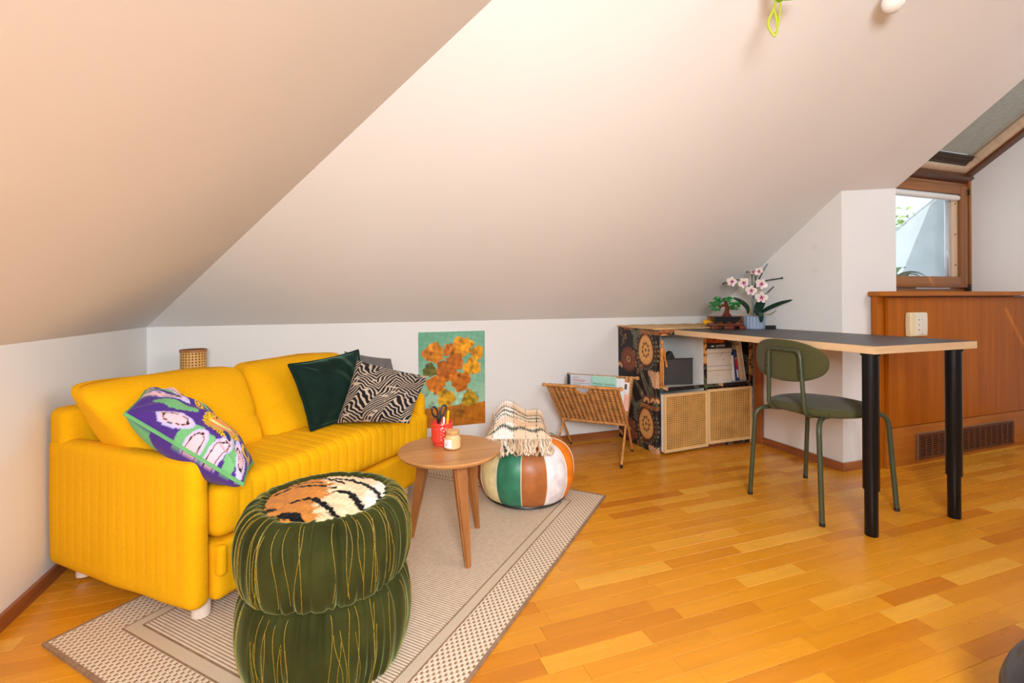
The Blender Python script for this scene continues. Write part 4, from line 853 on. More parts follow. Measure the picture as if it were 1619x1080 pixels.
# ------------------------------------------------------------------ rattan magazine rack with books
aL = np.array([2.257, -0.165]); aR = np.array([2.546, -0.444]); ax_ = (aR - aL) / np.linalg.norm(aR - aL); LA = np.linalg.norm(aR - aL); wx = np.array([-ax_[1], ax_[0]])
ra = math.atan2(ax_[1], ax_[0])
rk = thing('magazine_rack', 'woven rattan magazine rack on crossed legs between the pouf and the shelf unit', 'rack', (aL[0], aL[1], 0), rotz=ra)   # local x along the rack, y towards the wall
ZA = 0.205; WF = [(-0.268, 0.462), (-0.264, 0.466)]; WBk = [(0.195, 0.456), (0.236, 0.452)]
M_rat = plain('rattan_wrap', S(196, 138, 78), 0.55, 0.16, 60, 0.5, 160, 0.002)
def rack_panel(name, tops, hole):
    nu, nv = 170, 90; u, v = np.meshgrid(np.linspace(0, 1, nu), np.linspace(0, 1, nv)); u = u.ravel(); v = v.ravel()
    y = v * (tops[0][0] * (1 - u) + tops[1][0] * u); z = ZA + 0.004 + v * ((tops[0][1] - ZA) * (1 - u) + (tops[1][1] - ZA) * u)
    nrm = np.array([0, -(tops[0][1] - ZA), tops[0][0]]); nrm /= np.linalg.norm(nrm); nrm *= -np.sign(nrm[1]) * np.sign(tops[0][0]) * -1
    colm = u * 14; st = np.floor(colm); fu = colm % 1; row = v * 15 + 0.55 * st + 0.25 * np.sin(u * 40); fv = row % 1
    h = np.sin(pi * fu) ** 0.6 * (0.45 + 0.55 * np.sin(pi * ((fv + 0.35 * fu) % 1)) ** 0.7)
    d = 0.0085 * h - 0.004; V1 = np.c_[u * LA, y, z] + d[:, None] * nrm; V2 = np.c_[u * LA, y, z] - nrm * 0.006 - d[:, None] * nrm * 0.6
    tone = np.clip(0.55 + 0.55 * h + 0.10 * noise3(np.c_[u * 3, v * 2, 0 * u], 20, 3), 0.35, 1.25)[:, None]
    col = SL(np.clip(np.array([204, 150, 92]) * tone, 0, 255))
    i = np.arange(nu * nv).reshape(nv, nu)[:-1, :-1].ravel(); Fq = np.stack([i, i + 1, i + 1 + nu, i + nu], 1)
    if hole:
        uc, vc = u[Fq].mean(1), v[Fq].mean(1); keep = ~(((uc - 0.50) / 0.115) ** 2 + ((vc - 1.0) / 0.20) ** 2 < 1); Fq = Fq[keep]
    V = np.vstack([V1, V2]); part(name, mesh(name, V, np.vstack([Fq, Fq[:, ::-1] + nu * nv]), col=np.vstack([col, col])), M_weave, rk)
    if hole:
        t = np.linspace(0, pi, 16); uu = 0.50 + 0.115 * np.cos(t); vv = 1 - 0.20 * np.sin(t)
        part('handle_rim', tube(np.c_[uu * LA, vv * tops[0][0], ZA + 0.004 + vv * (tops[0][1] - ZA)], 0.0055, 8), M_rat, rk)
M_weave = vmat('rattan_weave', 0.6, 0.4, 260)
rack_panel('front_panel', WF, True); rack_panel('back_panel', WBk, False)
for tops in (WF, WBk):
    A_ = np.array([-0.022, tops[0][0], tops[0][1]]); B_ = np.array([LA + 0.022, tops[1][0], tops[1][1]])
    part('top_rail', tube([A_, B_], 0.0075, 10), M_rat, rk)
    for e, sx in ((A_, -1), (B_, 1)): 
        V, F = lathe([(0.0001, -0.013), (0.012, -0.009), (0.0145, 0), (0.012, 0.009), (0.0001, 0.013)], 14); part('knob', (V + e, F), M_rat, rk)
part('bottom_rail', tube([(-0.008, 0, ZA), (LA + 0.008, 0, ZA)], 0.009, 10), M_rat, rk)
for e, x in ((0, 0.0), (1, LA)):
    off = 0.006 if e else -0.006
    for tops, sgn in ((WF, 1), (WBk, -1)):
        top = np.array([x + off * sgn, tops[e][0], tops[e][1]]); foot = np.array([x, 0.1626 * sgn, 0.012]); mid = np.array([x + off * sgn, 0, ZA])
        part('leg', tube([top, mid, foot], 0.0068, 8), M_rat, rk)
        part('foot_cap', shift(lathe([(0.0, 0), (0.0085, 0), (0.0085, 0.018), (0, 0.02)], 10), foot - [0, 0, 0.012]), M_blk, rk)
def text(name, body, size, mat, parent, M, ext=0.0002):
    cu = bpy.data.curves.new(name, 'FONT'); cu.body = body; cu.size = size; cu.extrude = ext; cu.align_x = 'LEFT'; cu.shear = 0.0; cu.materials.append(mat)
    tmp = bpy.data.objects.new(name, cu); C.objects.link(tmp); me = bpy.data.meshes.new_from_object(tmp); bpy.data.objects.remove(tmp)
    if not me.materials: me.materials.append(mat)
    return ob(name, me, None, parent, M=M)
Rk = Matrix.Translation((aL[0], aL[1], 0)) @ Matrix.Rotation(ra, 4, 'Z')
def book(name, label, x0, x1, y0, th, z0, z1, tilt, cover, cat='book'):
    """stands in the rack, front cover towards the room; tilt leans the top to the front"""
    M = Rk @ Matrix.Translation((x0, y0, z0)) @ Matrix.Rotation(tilt, 4, 'X'); t = thing(name, label, cat, M=M); w, h = x1 - x0, z1 - z0
    part('pages', box(0.002, w - 0.002, 0.0015, th - 0.0015, 0.003, h - 0.002), bpy.data.materials.get('paper') or plain('paper', S(232, 226, 214), 0.8), t, smooth=False)
    cv = MB(); cv.add(*bbox(0, w, 0, 0.0015, 0, h, 0.0004, 1)); cv.add(*bbox(0, w, th - 0.0015, th, 0, h, 0.0004, 1)); cv.add(*bbox(0, 0.0015, 0, th, 0, h, 0.0004, 1))
    part('cover', cv, cover, t); return t, w, h
UP = Matrix.Rotation(pi / 2, 4, 'X')
b1, w, h = book('book', 'pale grey paperback with a red title in the magazine rack', 0.058, 0.208, -0.012, 0.018, 0.240, 0.490, 0.06, plain('grey_cover', S(204, 206, 214), 0.45, 0.02))
text('title', 'Soziologie', 0.019, plain('red_ink', S(206, 52, 56), 0.6), b1, Matrix.Translation((0.018, -0.0004, h - 0.036)) @ UP)
for k, (x, ww) in enumerate(((0.02, 0.03), (0.02, 0.11), (0.02, 0.045))): part('small_print', box(x, x + ww, -0.0004, 0, h - (0.012 if k == 0 else 0.036 + 0.011 * k) - 0.004, h - (0.012 if k == 0 else 0.036 + 0.011 * k)), plain('grey_ink', S(150, 150, 156), 0.6), b1, smooth=False)
b2, w, h = book('book', 'mint green lexicon paperback standing right of the grey book in the magazine rack', 0.200, 0.348, -0.032, 0.017, 0.250, 0.494, 0.05, plain('mint_cover', S(166, 214, 198), 0.45, 0.02))
text('title', 'Metzler Lexikon', 0.0205, plain('dark_green_ink', S(70, 104, 96), 0.6), b2, Matrix.Translation((0.007, -0.0004, h - 0.052)) @ UP)
part('cover_band', box(0.001, w - 0.001, -0.0003, 0, h - 0.085, h - 0.058), plain('teal_band', S(72, 180, 160), 0.5), b2, smooth=False)
b3, w, h = book('book', 'dark navy book at the left end of the magazine rack behind the grey one', 0.028, 0.19, 0.012, 0.03, 0.24, 0.486, 0.02, plain('navy_cover', S(30, 46, 66), 0.5))
b4, w, h = book('magazine', 'white magazine leaning at the right end of the magazine rack', 0.215, 0.375, 0.012, 0.006, 0.24, 0.478, -0.28, plain('white_cover', S(226, 226, 230), 0.4, 0.02), 'magazine')
b5, w, h = book('magazine', 'pink and white magazine furthest back at the right end of the magazine rack', 0.235, 0.398, 0.04, 0.006, 0.24, 0.455, -0.36, plain('pink_cover', S(236, 176, 156), 0.4, 0.03), 'magazine')
part('cover_photo', box(0.002, w - 0.002, -0.0004, 0, h - 0.075, h - 0.002), plain('photo_white', S(228, 222, 220), 0.4), b5, smooth=False)
part('cover_picture', box(w - 0.06, w - 0.015, -0.0008, -0.0003, h - 0.045, h - 0.012), plain('photo_dark', S(88, 70, 62), 0.4, 0.4, 60), b5, smooth=False)

# ------------------------------------------------------------------ poster on the back wall (a plain abstract in the same colours)
def poster(u, v):
    Q = np.c_[u * 1.0, v * 1.45, u * 0]; n = noise3(Q, 9, 3); f = noise3(Q * [1, 3, 1], 40, 4)
    c = np.array([132, 178, 150.0]) + np.outer(v, [-22, -6, -8]) + np.outer(n, [9, 6, 7]) + np.outer(f, [7, 6, 6]); c = c + np.outer(sst(0.75, 0.2, v), [36, 26, 22])
    gnd = v < 0.20 + 0.035 * u; c[gnd] = np.array([196, 118, 26]) + np.outer(n[gnd], [16, 14, 6]) + np.outer(f[gnd], [12, 9, 5])
    r = np.random.default_rng(12)
    blobs = [(0.22, 0.78, 0.15, (216, 134, 20)), (0.66, 0.84, 0.15, (226, 150, 24)), (0.46, 0.80, 0.10, (206, 118, 18)), (0.88, 0.77, 0.10, (222, 150, 28)), (0.80, 0.62, 0.13, (230, 160, 30)), (0.54, 0.68, 0.13, (190, 102, 20)), (0.40, 0.58, 0.16, (176, 92, 18)), (0.62, 0.47, 0.15, (196, 108, 20)), (0.26, 0.45, 0.14, (200, 112, 22)), (0.16, 0.60, 0.10, (96, 92, 30)), (0.40, 0.30, 0.13, (216, 160, 26)), (0.76, 0.28, 0.12, (186, 148, 26)), (0.60, 0.16, 0.10, (170, 110, 30))]
    for cx, cy, rad, colr in blobs:
        x, y = u - cx, (v - cy) * 1.42; th = np.arctan2(y, x); R = np.hypot(x, y); edge = rad * (1 + 0.12 * np.sin(3 * th + cx * 20) + 0.07 * np.sin(7 * th + cy * 30)) + 0.010 * f
        k = R < edge; c[k] = np.array(colr) + np.outer(f[k], [20, 16, 8]) + np.outer(n[k], [16, 12, 4])
    for k in range(70):
        cx, cy, L, a_ = r.uniform(0.12, 0.9), r.uniform(0.22, 0.92), r.uniform(0.02, 0.06), r.uniform(0, pi); d = el(u, v, cx, cy, L, 0.02, a_); k2 = (d < 1) & (c[:, 0] > 150) & (v > 0.2); c[k2] = c[k2] * (0.8 if k % 3 else 1.12)
    return SL(np.clip(c, 0, 255))
po = thing('poster', 'unframed poster with amber and ochre blots on green, on the white back wall', 'poster', (1.374, 0, 0.18))
P, F, u, v = grid(120, 168, lambda u, v: np.stack([0.418 * u + 0.006 * v * 0, -0.0025 - 0.0015 * np.sin(u * 3.1) * 0.5 + 0 * u, 0.586 * v - 0.004 * u * (1 - v) * 0], 1))
part('print', mesh('print', P, F, col=poster(u, v)), vmat('poster_print', 0.45), po); part('paper', box(0, 0.418, -0.0022, -0.0006, 0, 0.586), plain('poster_paper', S(226, 222, 214), 0.7), po, smooth=False)

# ------------------------------------------------------------------ cube shelf unit wrapped in flowered paper
KX, KD, KH = 2.766, 0.427, 0.768
ku = thing('shelf_unit', 'cube shelf unit wrapped in dark flower-patterned paper with two cane doors, at the desk end', 'shelf', (KX, -KD, 0))
M_wht = plain('white_laminate', (0.78, 0.765, 0.74), 0.45, 0.02)
def flowers(x, y):
    """printed pattern, x to the right and y up in metres; repeats every 0.47 m upwards"""
    x = np.asarray(x, float); y = np.asarray(y, float); n = len(x); c = np.tile(np.array([34, 26, 28.0]), (n, 1)); q = np.c_[x, y, x * 0]
    nz = noise3(q, 60, 3); X = x % 0.43
    for rep in (-0.47, 0.0, 0.47, 0.94):
        Y = y - rep
        def e(cx, cy, rx, ry, a=0): return el(X, Y, cx, cy, rx, ry, a)
        def setc(k, colr): c[k] = np.array(colr) + np.outer(nz[k], [6, 5, 4])
        # small dotted filling
        # red brown many-petalled flower
        dx, dy = X - 0.125, Y - 0.085; R = np.hypot(dx * 0.9, dy); th = np.arctan2(dy, dx)
        k = R < 0.088 * (0.80 + 0.20 * np.abs(np.cos(8 * th))); setc(k, (122, 62, 40)); setc(k & (np.abs(np.sin(8 * th)) < 0.22) & (R > 0.02), (70, 36, 28)); k = R < 0.022; setc(k, (176, 132, 74)); setc(R < 0.010, (90, 60, 40))
        k = (np.abs(R - 0.05) < 0.004) & (np.cos(16 * th) > 0); setc(k, (150, 84, 54))
        # medallion
        dx, dy = X - 0.322, (Y - 0.165) * 0.80; R = np.hypot(dx * (1 + 0.8 * np.clip(dy, -0.05, 0.05) * 2), dy); th = np.arctan2(dy, dx)
        k = (np.abs(R - 0.098) < 0.006) & (np.cos(26 * th) > -0.1); setc(k, (112, 112, 86))
        setc(R < 0.088, (92, 44, 26)); setc(R < 0.076, (206, 140, 72)); k = (R < 0.070) & (R > 0.042) & (np.sin(R * 620) > 0.1) & (np.cos(40 * th) > -0.6); setc(k, (240, 196, 136)); setc((np.abs(R - 0.034) < 0.006) & (np.cos(9 * th) > -0.1), (60, 52, 40)); setc(R < 0.022, (222, 160, 84)); setc(R < 0.008, (50, 36, 30))
        # half flower of cream petals with grey-green blades
        for i_ in range(9):
            a_ = -0.25 + i_ * 0.28; setc(e(0.385 + 0.045 * math.cos(a_), -0.045 + 0.052 * math.sin(a_), 0.040, 0.0115, a_) < 1, (216, 168, 128))
            kk = e(0.385 + 0.045 * math.cos(a_), -0.045 + 0.052 * math.sin(a_), 0.030, 0.003, a_) < 1; setc(kk, (178, 120, 88))
        for cx, cy, rx, ry, a_ in ((0.30, -0.03, 0.115, 0.017, 2.05), (0.345, -0.085, 0.12, 0.020, 2.25), (0.385, -0.09, 0.10, 0.016, 1.8), (0.26, -0.10, 0.09, 0.014, 2.4)):
            d = e(cx, cy, rx, ry, a_); setc(d < 1, (86, 84, 66)); setc((d < 0.8) & (d > 0.62), (128, 122, 94))
            setc(e(cx, cy, rx * 0.9, ry * 0.12, a_) < 1, (52, 48, 40))
        # feathered leaves
        for cx, cy, a0_ in ((0.235, 0.265, 0.55), (0.205, 0.215, 1.6), (0.165, 0.30, 2.2)):
            for s_ in range(-3, 4):
                for sg in (-1, 1):
                    bx, by = cx + 0.017 * s_ * math.cos(a0_), cy + 0.017 * s_ * math.sin(a0_); d = e(bx + 0.012 * math.cos(a0_ + sg * 0.9), by + 0.012 * math.sin(a0_ + sg * 0.9), 0.016, 0.0058, a0_ + sg * 0.9); setc(d < 1, (126, 126, 100)); setc(d < 0.35, (60, 58, 50))
        # arches and wavy bands
        for cx, cy in ((0.325, 0.30), (0.02, 0.02), (0.33, -0.165), (0.40, -0.16)):
            R = np.hypot(X - cx, Y - cy); up = Y > cy
            setc((R < 0.032) & up, (214, 158, 110)); setc((np.abs(R - 0.040) < 0.0045) & up, (120, 60, 38)); setc((R < 0.012) & up, (80, 50, 40))
        for cy in (0.272, 0.285): setc((np.abs(Y - cy - 0.004 * np.sin(x * 420)) < 0.0032) & (X > 0.26), (198, 120, 62))
        # amber drops, dotted rows, bronze leaf cluster
        for cx, cy in ((0.235, 0.02), (0.215, 0.06), (0.28, 0.05), (0.245, 0.12), (0.06, 0.20), (0.09, 0.235), (0.19, 0.13)):
            d = e(cx, cy, 0.011, 0.019); setc(d < 1, (186, 118, 62)); setc(d < 0.4, (70, 44, 34))
        for i_ in range(7): setc(e(0.05 + 0.02 * math.sin(i_), 0.18 + 0.02 * i_, 0.022, 0.008, 0.4 * (-1) ** i_) < 1, (92, 76, 54))
        for i_ in range(8): setc(e(0.075 + 0.028 * (i_ % 4), 0.335 - 0.03 * (i_ // 4), 0.013, 0.024, 0.3) < 1, (168, 96, 48))
        dx, dy = X - 0.28, Y + 0.12; R = np.hypot(dx, dy); th = np.arctan2(dy, dx); setc((R < 0.026) & (np.cos(12 * th) > 0.1), (120, 112, 92)); setc(R < 0.007, (190, 160, 110))
    return SL(np.clip(c, 0, 255))
M_print = vmat('flower_paper', 0.55, spec=0.35)
def wrap(parent, P0, eu, ev, lu, lv, pu, pv, su=1, name='patterned_wrap'):
    P0, eu, ev = np.array(P0), np.array(eu), np.array(ev); nu, nv = max(2, int(lu / 0.0032)), max(2, int(lv / 0.0032))
    P, F, u, v = grid(nu, nv, lambda u, v: P0 + u[:, None] * lu * eu + v[:, None] * lv * ev)
    return part(name, mesh(name, P, F, col=flowers(pu + su * u * lu, pv + v * lv), smooth=False), M_print, parent)
KW = 0.77; T1, T2 = 0.030, 0.024
sd = part('side_panel', box(0, T1, 0.001, KD - 0.001, 0, KH), M_wht, ku, smooth=False)
wrap(sd, (-0.0006, KD - 0.001, 0), (0, -1, 0), (0, 0, 1), KD - 0.001, KH, 0.0, 0.0); wrap(sd, (0, 0.0004, 0), (1, 0, 0), (0, 0, 1), T1, KH, 0.40, 0.0)
sd = part('side_panel', box(KW - T1, KW, 0.001, KD - 0.001, 0, KH), M_wht, ku, smooth=False); wrap(sd, (KW - T1, 0.0004, 0), (1, 0, 0), (0, 0, 1), T1, KH, 0.28, 0.1)
wrap(sd, (KW - T1 - 0.0006, 0.002, T2), (0, 1, 0), (0, 0, 1), KD - 0.004, KH - 0.06, 0.2, 0.2)
sd = part('top_panel', box(T1, KW - T1, 0.001, KD - 0.001, KH - 0.036, KH), M_wht, ku, smooth=False); wrap(sd, (T1, 0.0004, KH - 0.036), (1, 0, 0), (0, 0, 1), KW - 2 * T1, 0.036, 0.29, 0.72)
sd = part('bottom_panel', box(T1, KW - T1, 0.001, KD - 0.001, 0, 0.030), M_wht, ku, smooth=False); wrap(sd, (T1, 0.0004, 0), (1, 0, 0), (0, 0, 1), KW - 2 * T1, 0.030, 0.15, 0.05)
XD = 3.130 - KX
sd = part('divider', box(XD, XD + 0.026, 0.001, KD - 0.001, 0.030, KH - 0.036), M_wht, ku, smooth=False); wrap(sd, (XD, 0.0004, 0.03), (1, 0, 0), (0, 0, 1), 0.026, KH - 0.066, 0.30, 0.03)
for x0, x1 in ((T1, XD), (XD + 0.026, KW - T1)):
    sd = part('shelf_board', box(x0, x1, 0.001, KD - 0.001, 0.386, 0.408), M_wht, ku, smooth=False); wrap(sd, (x0, 0.0004, 0.386), (1, 0, 0), (0, 0, 1), x1 - x0, 0.022, 0.34 + x0, 0.40)
M_pine = wood('pale_door_frame', S(222, 180, 120), S(238, 204, 152), 2, 1.2, 0.5)
def door(x_hinge, w, z0, z1, rot, y):
    d = part('door', None, None, ku) if False else bpy.data.objects.new('door', None); 
    return d
for (xh, w, z0, z1, rot, lab) in ((XD + 0.018, -0.352, 0.014, 0.372, 0.07, 'cane door standing slightly ajar'), (XD + 0.021, 0.362, 0.026, 0.377, 0.0, None)):
    M = Matrix.Translation((xh, -0.003, 0)) @ Matrix.Rotation(rot, 4, 'Z'); a, b = (w, 0) if w < 0 else (0, w); fwd = 0.016
    fm = MB()
    for q in ((a, a + 0.016, z0, z1), (b - 0.016, b, z0, z1), (a + 0.016, b - 0.016, z0, z0 + 0.016), (a + 0.016, b - 0.016, z1 - 0.016, z1)): fm.add(*bbox(q[0], q[1], -fwd, 0.0, q[2], q[3], 0.0015, 1))
    dr = part('door', fm, M_pine, ku, M=M, label=lab)
    part('cane_sheet', shift(perforated(a + 0.015, b - 0.015, z0 + 0.015, z1 - 0.015, 22, 27 if w < 0 else 28, 0.60, 0.60, 0.003, 0.002), (0, -0.010, 0)), M_cane, dr, smooth=False)
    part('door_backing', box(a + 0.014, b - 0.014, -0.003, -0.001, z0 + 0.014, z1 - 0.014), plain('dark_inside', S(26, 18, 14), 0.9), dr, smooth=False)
    if w < 0: part('door_box', box(a - 0.001, b - 0.01, 0.0, 0.016, z0 + 0.004, z1 - 0.002), M_wht, dr, smooth=False, label='white painted door board')
mat_ = thing('jute_mat', 'frayed tan jute mat lying on top of the shelf unit', 'mat', (KX, -KD, KH + 0.001))
P, F, u, v = grid(120, 60, lambda u, v: np.stack([-0.014 + 0.76 * u, -0.008 + 0.425 * v, 0.007 + 0.0055 * noise3(np.c_[u * 4, v * 2, 0 * u], 4, 3)], 1))
P[:, 2] = np.maximum(P[:, 2], 0.002); N_ = len(P); V = np.vstack([P, np.c_[P[:, :2], np.zeros(N_) + 0.0005]]); P[:, 2] += 0
rim = [j for j in range(120)] + [119 + 120 * j for j in range(1, 60)] + [120 * 60 - 1 - j for j in range(1, 120)] + [120 * 59 - 120 * j for j in range(1, 59)]
Fs = F.tolist() + F[:, ::-1].__add__(N_).tolist() + [[rim[k], rim[k] + N_, rim[(k + 1) % len(rim)] + N_, rim[(k + 1) % len(rim)]] for k in range(len(rim))]
M_jute = plain('jute', S(214, 174, 124), 0.95, 0.15, 120, 0.6, 320, 0.002)
part('weave', mesh('weave', V, Fs, fix=True), M_jute, mat_)
fz = MB()
for k in range(170):
    if k % 2: x, y, dx, dy = rng.uniform(0, 0.745), 0.417 if k % 4 == 1 else -0.008, 0.006 * rng.normal(), (1 if k % 4 == 1 else -1) * rng.uniform(0.002, 0.006)
    else: x, y, dx, dy = -0.014, rng.uniform(-0.005, 0.415), -rng.uniform(0.002, 0.010), 0.004 * rng.normal()
    fz.add(*tube([(x, y, 0.005), (x + dx * 1.3, y + dy * 1.3, 0.006 + rng.uniform(-0.006, 0.010))], 0.0012, 4))
part('frayed_edge', fz, M_jute, mat_, kind='stuff')
# things in the open compartments
SZ = 0.4085
pnl = thing('grey_case', 'flat dark grey case standing upright in the left compartment of the shelf unit', 'case', (2.815, -0.345, SZ), rotz=-0.20)
part('shell', bbox(0, 0.262, 0, 0.022, 0.0, 0.168, 0.004), plain('charcoal_cloth', S(62, 60, 60), 0.7, 0.08, 60, 0.2, 400), pnl); part('edge', bbox(-0.001, 0.263, -0.001, 0.003, 0.162, 0.170, 0.001), M_blk, pnl)
wd = thing('camera_bag', 'small black pouch poking out behind the grey case in the shelf', 'pouch', (2.99, -0.27, SZ + 0.004), rotz=-0.2)
V, F, N = roundbox((-0.035, -0.02, 0.0), (0.035, 0.025, 0.20), 0.015, (6, 4, 10)); V = V.copy(); V[:, 0] *= 1 - 0.75 * sst(0.15, 0.205, V[:, 2]); V += N * 0.003 * noise3(V, 60, 2)[:, None]; part('body', (V, F), plain('black_nylon', (0.02, 0.02, 0.026), 0.6), wd)
mn = thing('wooden_mannequin', 'jointed wooden artist mannequin standing at the left edge of the shelf compartment', 'figurine', (2.828, -0.404, SZ)); M_man = wood('mannequin_wood', S(186, 112, 34), S(222, 150, 66), 2, 1.5, 0.4)
part('base', lathe([(0, 0), (0.020, 0), (0.0205, 0.008), (0, 0.009)], 24), M_man, mn)
part('torso', lathe([(0, 0.155), (0.012, 0.158), (0.015, 0.168), (0.010, 0.18), (0.010, 0.19), (0.015, 0.205), (0.016, 0.235), (0.012, 0.246), (0.005, 0.25), (0.005, 0.262), (0, 0.262)], 16), M_man, mn)
part('head', shift(lathe([(0.0001, 0), (0.009, 0.006), (0.012, 0.02), (0.010, 0.032), (0.0001, 0.038)], 14), (0.002, 0, 0.258)), M_man, mn)
for sx in (-1, 1):
    part('leg', tube([(sx * 0.007, 0, 0.162), (sx * 0.008, 0, 0.12), (sx * 0.008, -0.002, 0.088), (sx * 0.008, 0, 0.05), (sx * 0.008, 0, 0.02), (sx * 0.008, -0.006, 0.009)], [0.008, 0.009, 0.006, 0.0075, 0.005, 0.006], 10), M_man, mn)
    part('arm', tube([(sx * 0.018, 0, 0.24), (sx * 0.021, -0.001, 0.205), (sx * 0.022, -0.003, 0.175), (sx * 0.023, -0.012, 0.145), (sx * 0.023, -0.016, 0.125)], [0.006, 0.007, 0.005, 0.006, 0.007], 8), M_man, mn)
M_bx = plain('grid_paper_box', S(214, 202, 186), 0.6, 0.03); M_lid = plain('tan_box_edge', S(186, 154, 112), 0.6, 0.04)
def obox(label, z0, z1, marks):
    t = thing('storage_box', label, 'box', (3.162, -0.415, z0), group=None); h = z1 - z0
    part('drawer_front', bbox(0, 0.205, 0, 0.02, 0.0, h - 0.028, 0.002), M_bx, t); part('box', box(0.001, 0.204, 0.02, 0.30, 0, h - 0.002), M_bx, t, smooth=False); part('lid', bbox(-0.001, 0.207, -0.003, 0.30, h - 0.027, h - 0.001, 0.002), M_bx, t); part('lid_edge', bbox(-0.001, 0.207, -0.0035, 0.02, h - 0.031, h - 0.027, 0.001), M_lid, t)
    g_ = MB()
    for k in range(1, 20): g_.add(*box(k * 0.01025, k * 0.01025 + 0.0006, -0.0003, 0.0, 0.004, h - 0.034))
    for k in range(1, int((h - 0.034) / 0.0102)): g_.add(*box(0.002, 0.203, -0.0003, 0, k * 0.0102, k * 0.0102 + 0.0006))
    part('printed_grid', g_, plain('grid_ink', S(186, 172, 156), 0.7), t, smooth=False)
    for x, z in marks: part('drawn_mark', box(x - 0.003, x + 0.003, -0.0006, -0.0001, z - 0.005, z + 0.005), plain('blue_ink', S(92, 110, 160), 0.6), t, smooth=False)
obox('lower of two cream grid-paper storage boxes in the right compartment', SZ, SZ + 0.111, []); obox('upper cream grid-paper storage box with small blue marks, right compartment', SZ + 0.112, SZ + 0.225, [(0.132, 0.08), (0.120, 0.070), (0.141, 0.038)])
bb = thing('black_box', 'flat black box with white lettering on top of the storage boxes', 'box', (3.163, -0.408, SZ + 0.2265)); part('box', bbox(0, 0.215, 0, 0.25, 0, 0.032, 0.002), plain('black_card', (0.014, 0.013, 0.014), 0.5), bb)
text('lettering', 'pocket', 0.026, M_white, bb, Matrix.Translation((0.085, -0.0004, 0.009)) @ UP); part('logo', box(0.045, 0.068, -0.0005, 0, 0.010, 0.018), M_white, bb, smooth=False)
ob_ = thing('orange_box', 'orange cardboard box lying on the black box in the shelf', 'box', (3.16, -0.375, SZ + 0.2590), rotz=-0.25); part('box', bbox(0.0, 0.155, 0, 0.12, 0, 0.055, 0.002), plain('orange_card', S(206, 96, 40), 0.6, 0.04), ob_)
part('print', xf(box(-0.03, 0.03, -0.0004, 0, -0.003, 0.003), Matrix.Translation((0.10, -0.0004, 0.03)) @ Matrix.Rotation(-0.6, 4, 'Y')), M_blk, ob_, smooth=False)
rb = thing('dark_red_box', 'dark red small box between orange box and folders', 'box', (3.325, -0.37, SZ + 0.2590)); part('box', bbox(0, 0.03, 0, 0.1, 0, 0.045, 0.002), plain('dark_red_card', S(92, 28, 26), 0.6), rb)
def folder(name, label, cat, x, th, h, tilt, mat, y=-0.41, dp=0.28):
    t = thing(name, label, cat, M=Matrix.Translation((x, y, SZ + th * math.sin(abs(tilt)) + 0.0005)) @ Matrix.Rotation(tilt, 4, 'Y')); part('body', bbox(0, th, 0, dp, 0, h, 0.0015), mat, t); return t
folder('paper_folder', 'white paper folder leaning against the storage boxes in the shelf', 'folder', 3.383, 0.022, 0.17, -0.10, plain('white_folder', S(232, 230, 228), 0.6))
cb_ = folder('picture_book', 'blue booklet with red and pink spine picture among the shelf folders', 'book', 3.418, 0.024, 0.205, -0.14, plain('blue_cover', S(40, 62, 120), 0.45))
for z0, z1, cc in ((0.10, 0.145, (206, 44, 34)), (0.145, 0.155, (216, 150, 40)), (0.075, 0.10, (204, 40, 110)), (0.02, 0.072, (216, 222, 226)), (0.086, 0.094, (120, 70, 150))): part('spine_picture', box(0.004, 0.019, -0.0005, 0.0, z0, z1), plain('print_%d' % (z0 * 1000), S(*cc), 0.5, 0.12, 120), cb_, smooth=False)
folder('magazine_file', 'beige magazine file leaning in the right shelf compartment', 'folder', 3.447, 0.034, 0.235, -0.15, plain('beige_file', S(216, 196, 164), 0.6))
folder('drawing_board', 'white board with black edge leaning at the right of the shelf compartment', 'board', 3.4885, 0.009, 0.31, -0.165, plain('white_board', S(230, 226, 220), 0.5)); fb = folder('black_board', 'thin black board leaning against the right side of the white board', 'board', 3.4985, 0.003, 0.305, -0.165, M_blk)

# ------------------------------------------------------------------ desk
dk = thing('desk', 'long desk with black top, pale wood edge and two round black legs', 'desk', (2.904, -1.6295, 0))
DW, DL, ZT, ZB = 0.636, 1.199, 0.766, 0.735
M_lam = plain('black_laminate', S(58, 56, 58), 0.42, 0.06, 30, 0.1, 300)
part('tabletop', box(0.0015, DW - 0.001, 0.0015, DL - 0.001, ZB + 0.0005, ZT), M_lam, dk, smooth=False)
M_edge = wood('pale_oak_edge', S(204, 166, 122), S(228, 196, 156), 1, 1.0, 0.5, 0, (0.3, 0.7)); M_edge2 = wood('pale_oak_edge_short', S(200, 162, 120), S(224, 192, 152), 0, 1.0, 0.5)
part('edge_band', box(0, 0.0015, 0, DL, ZB, ZT - 0.0005), M_edge, dk, smooth=False); part('edge_band', box(0.0015, DW, 0, 0.0015, ZB, ZT - 0.0005), M_edge2, dk, smooth=False); part('edge_band', box(DW - 0.001, DW, 0.0015, DL, ZB, ZT - 0.0005), M_edge, dk, smooth=False)
part('end_strip', box(-0.0006, 0.004, DL - 0.0012, DL, ZB, ZT - 0.0004), M_wht, dk, smooth=False)
part('underside', box(0.0015, DW - 0.001, 0.0015, DL - 0.001, ZB - 0.0005, ZB + 0.0005), plain('pale_chipboard', S(206, 176, 136), 0.8), dk, smooth=False)
M_tube = plain('black_steel', (0.004, 0.004, 0.005), 0.3, 0.05); M_tube.node_tree.nodes['Principled BSDF'].inputs['Specular IOR Level'].default_value = 0.3
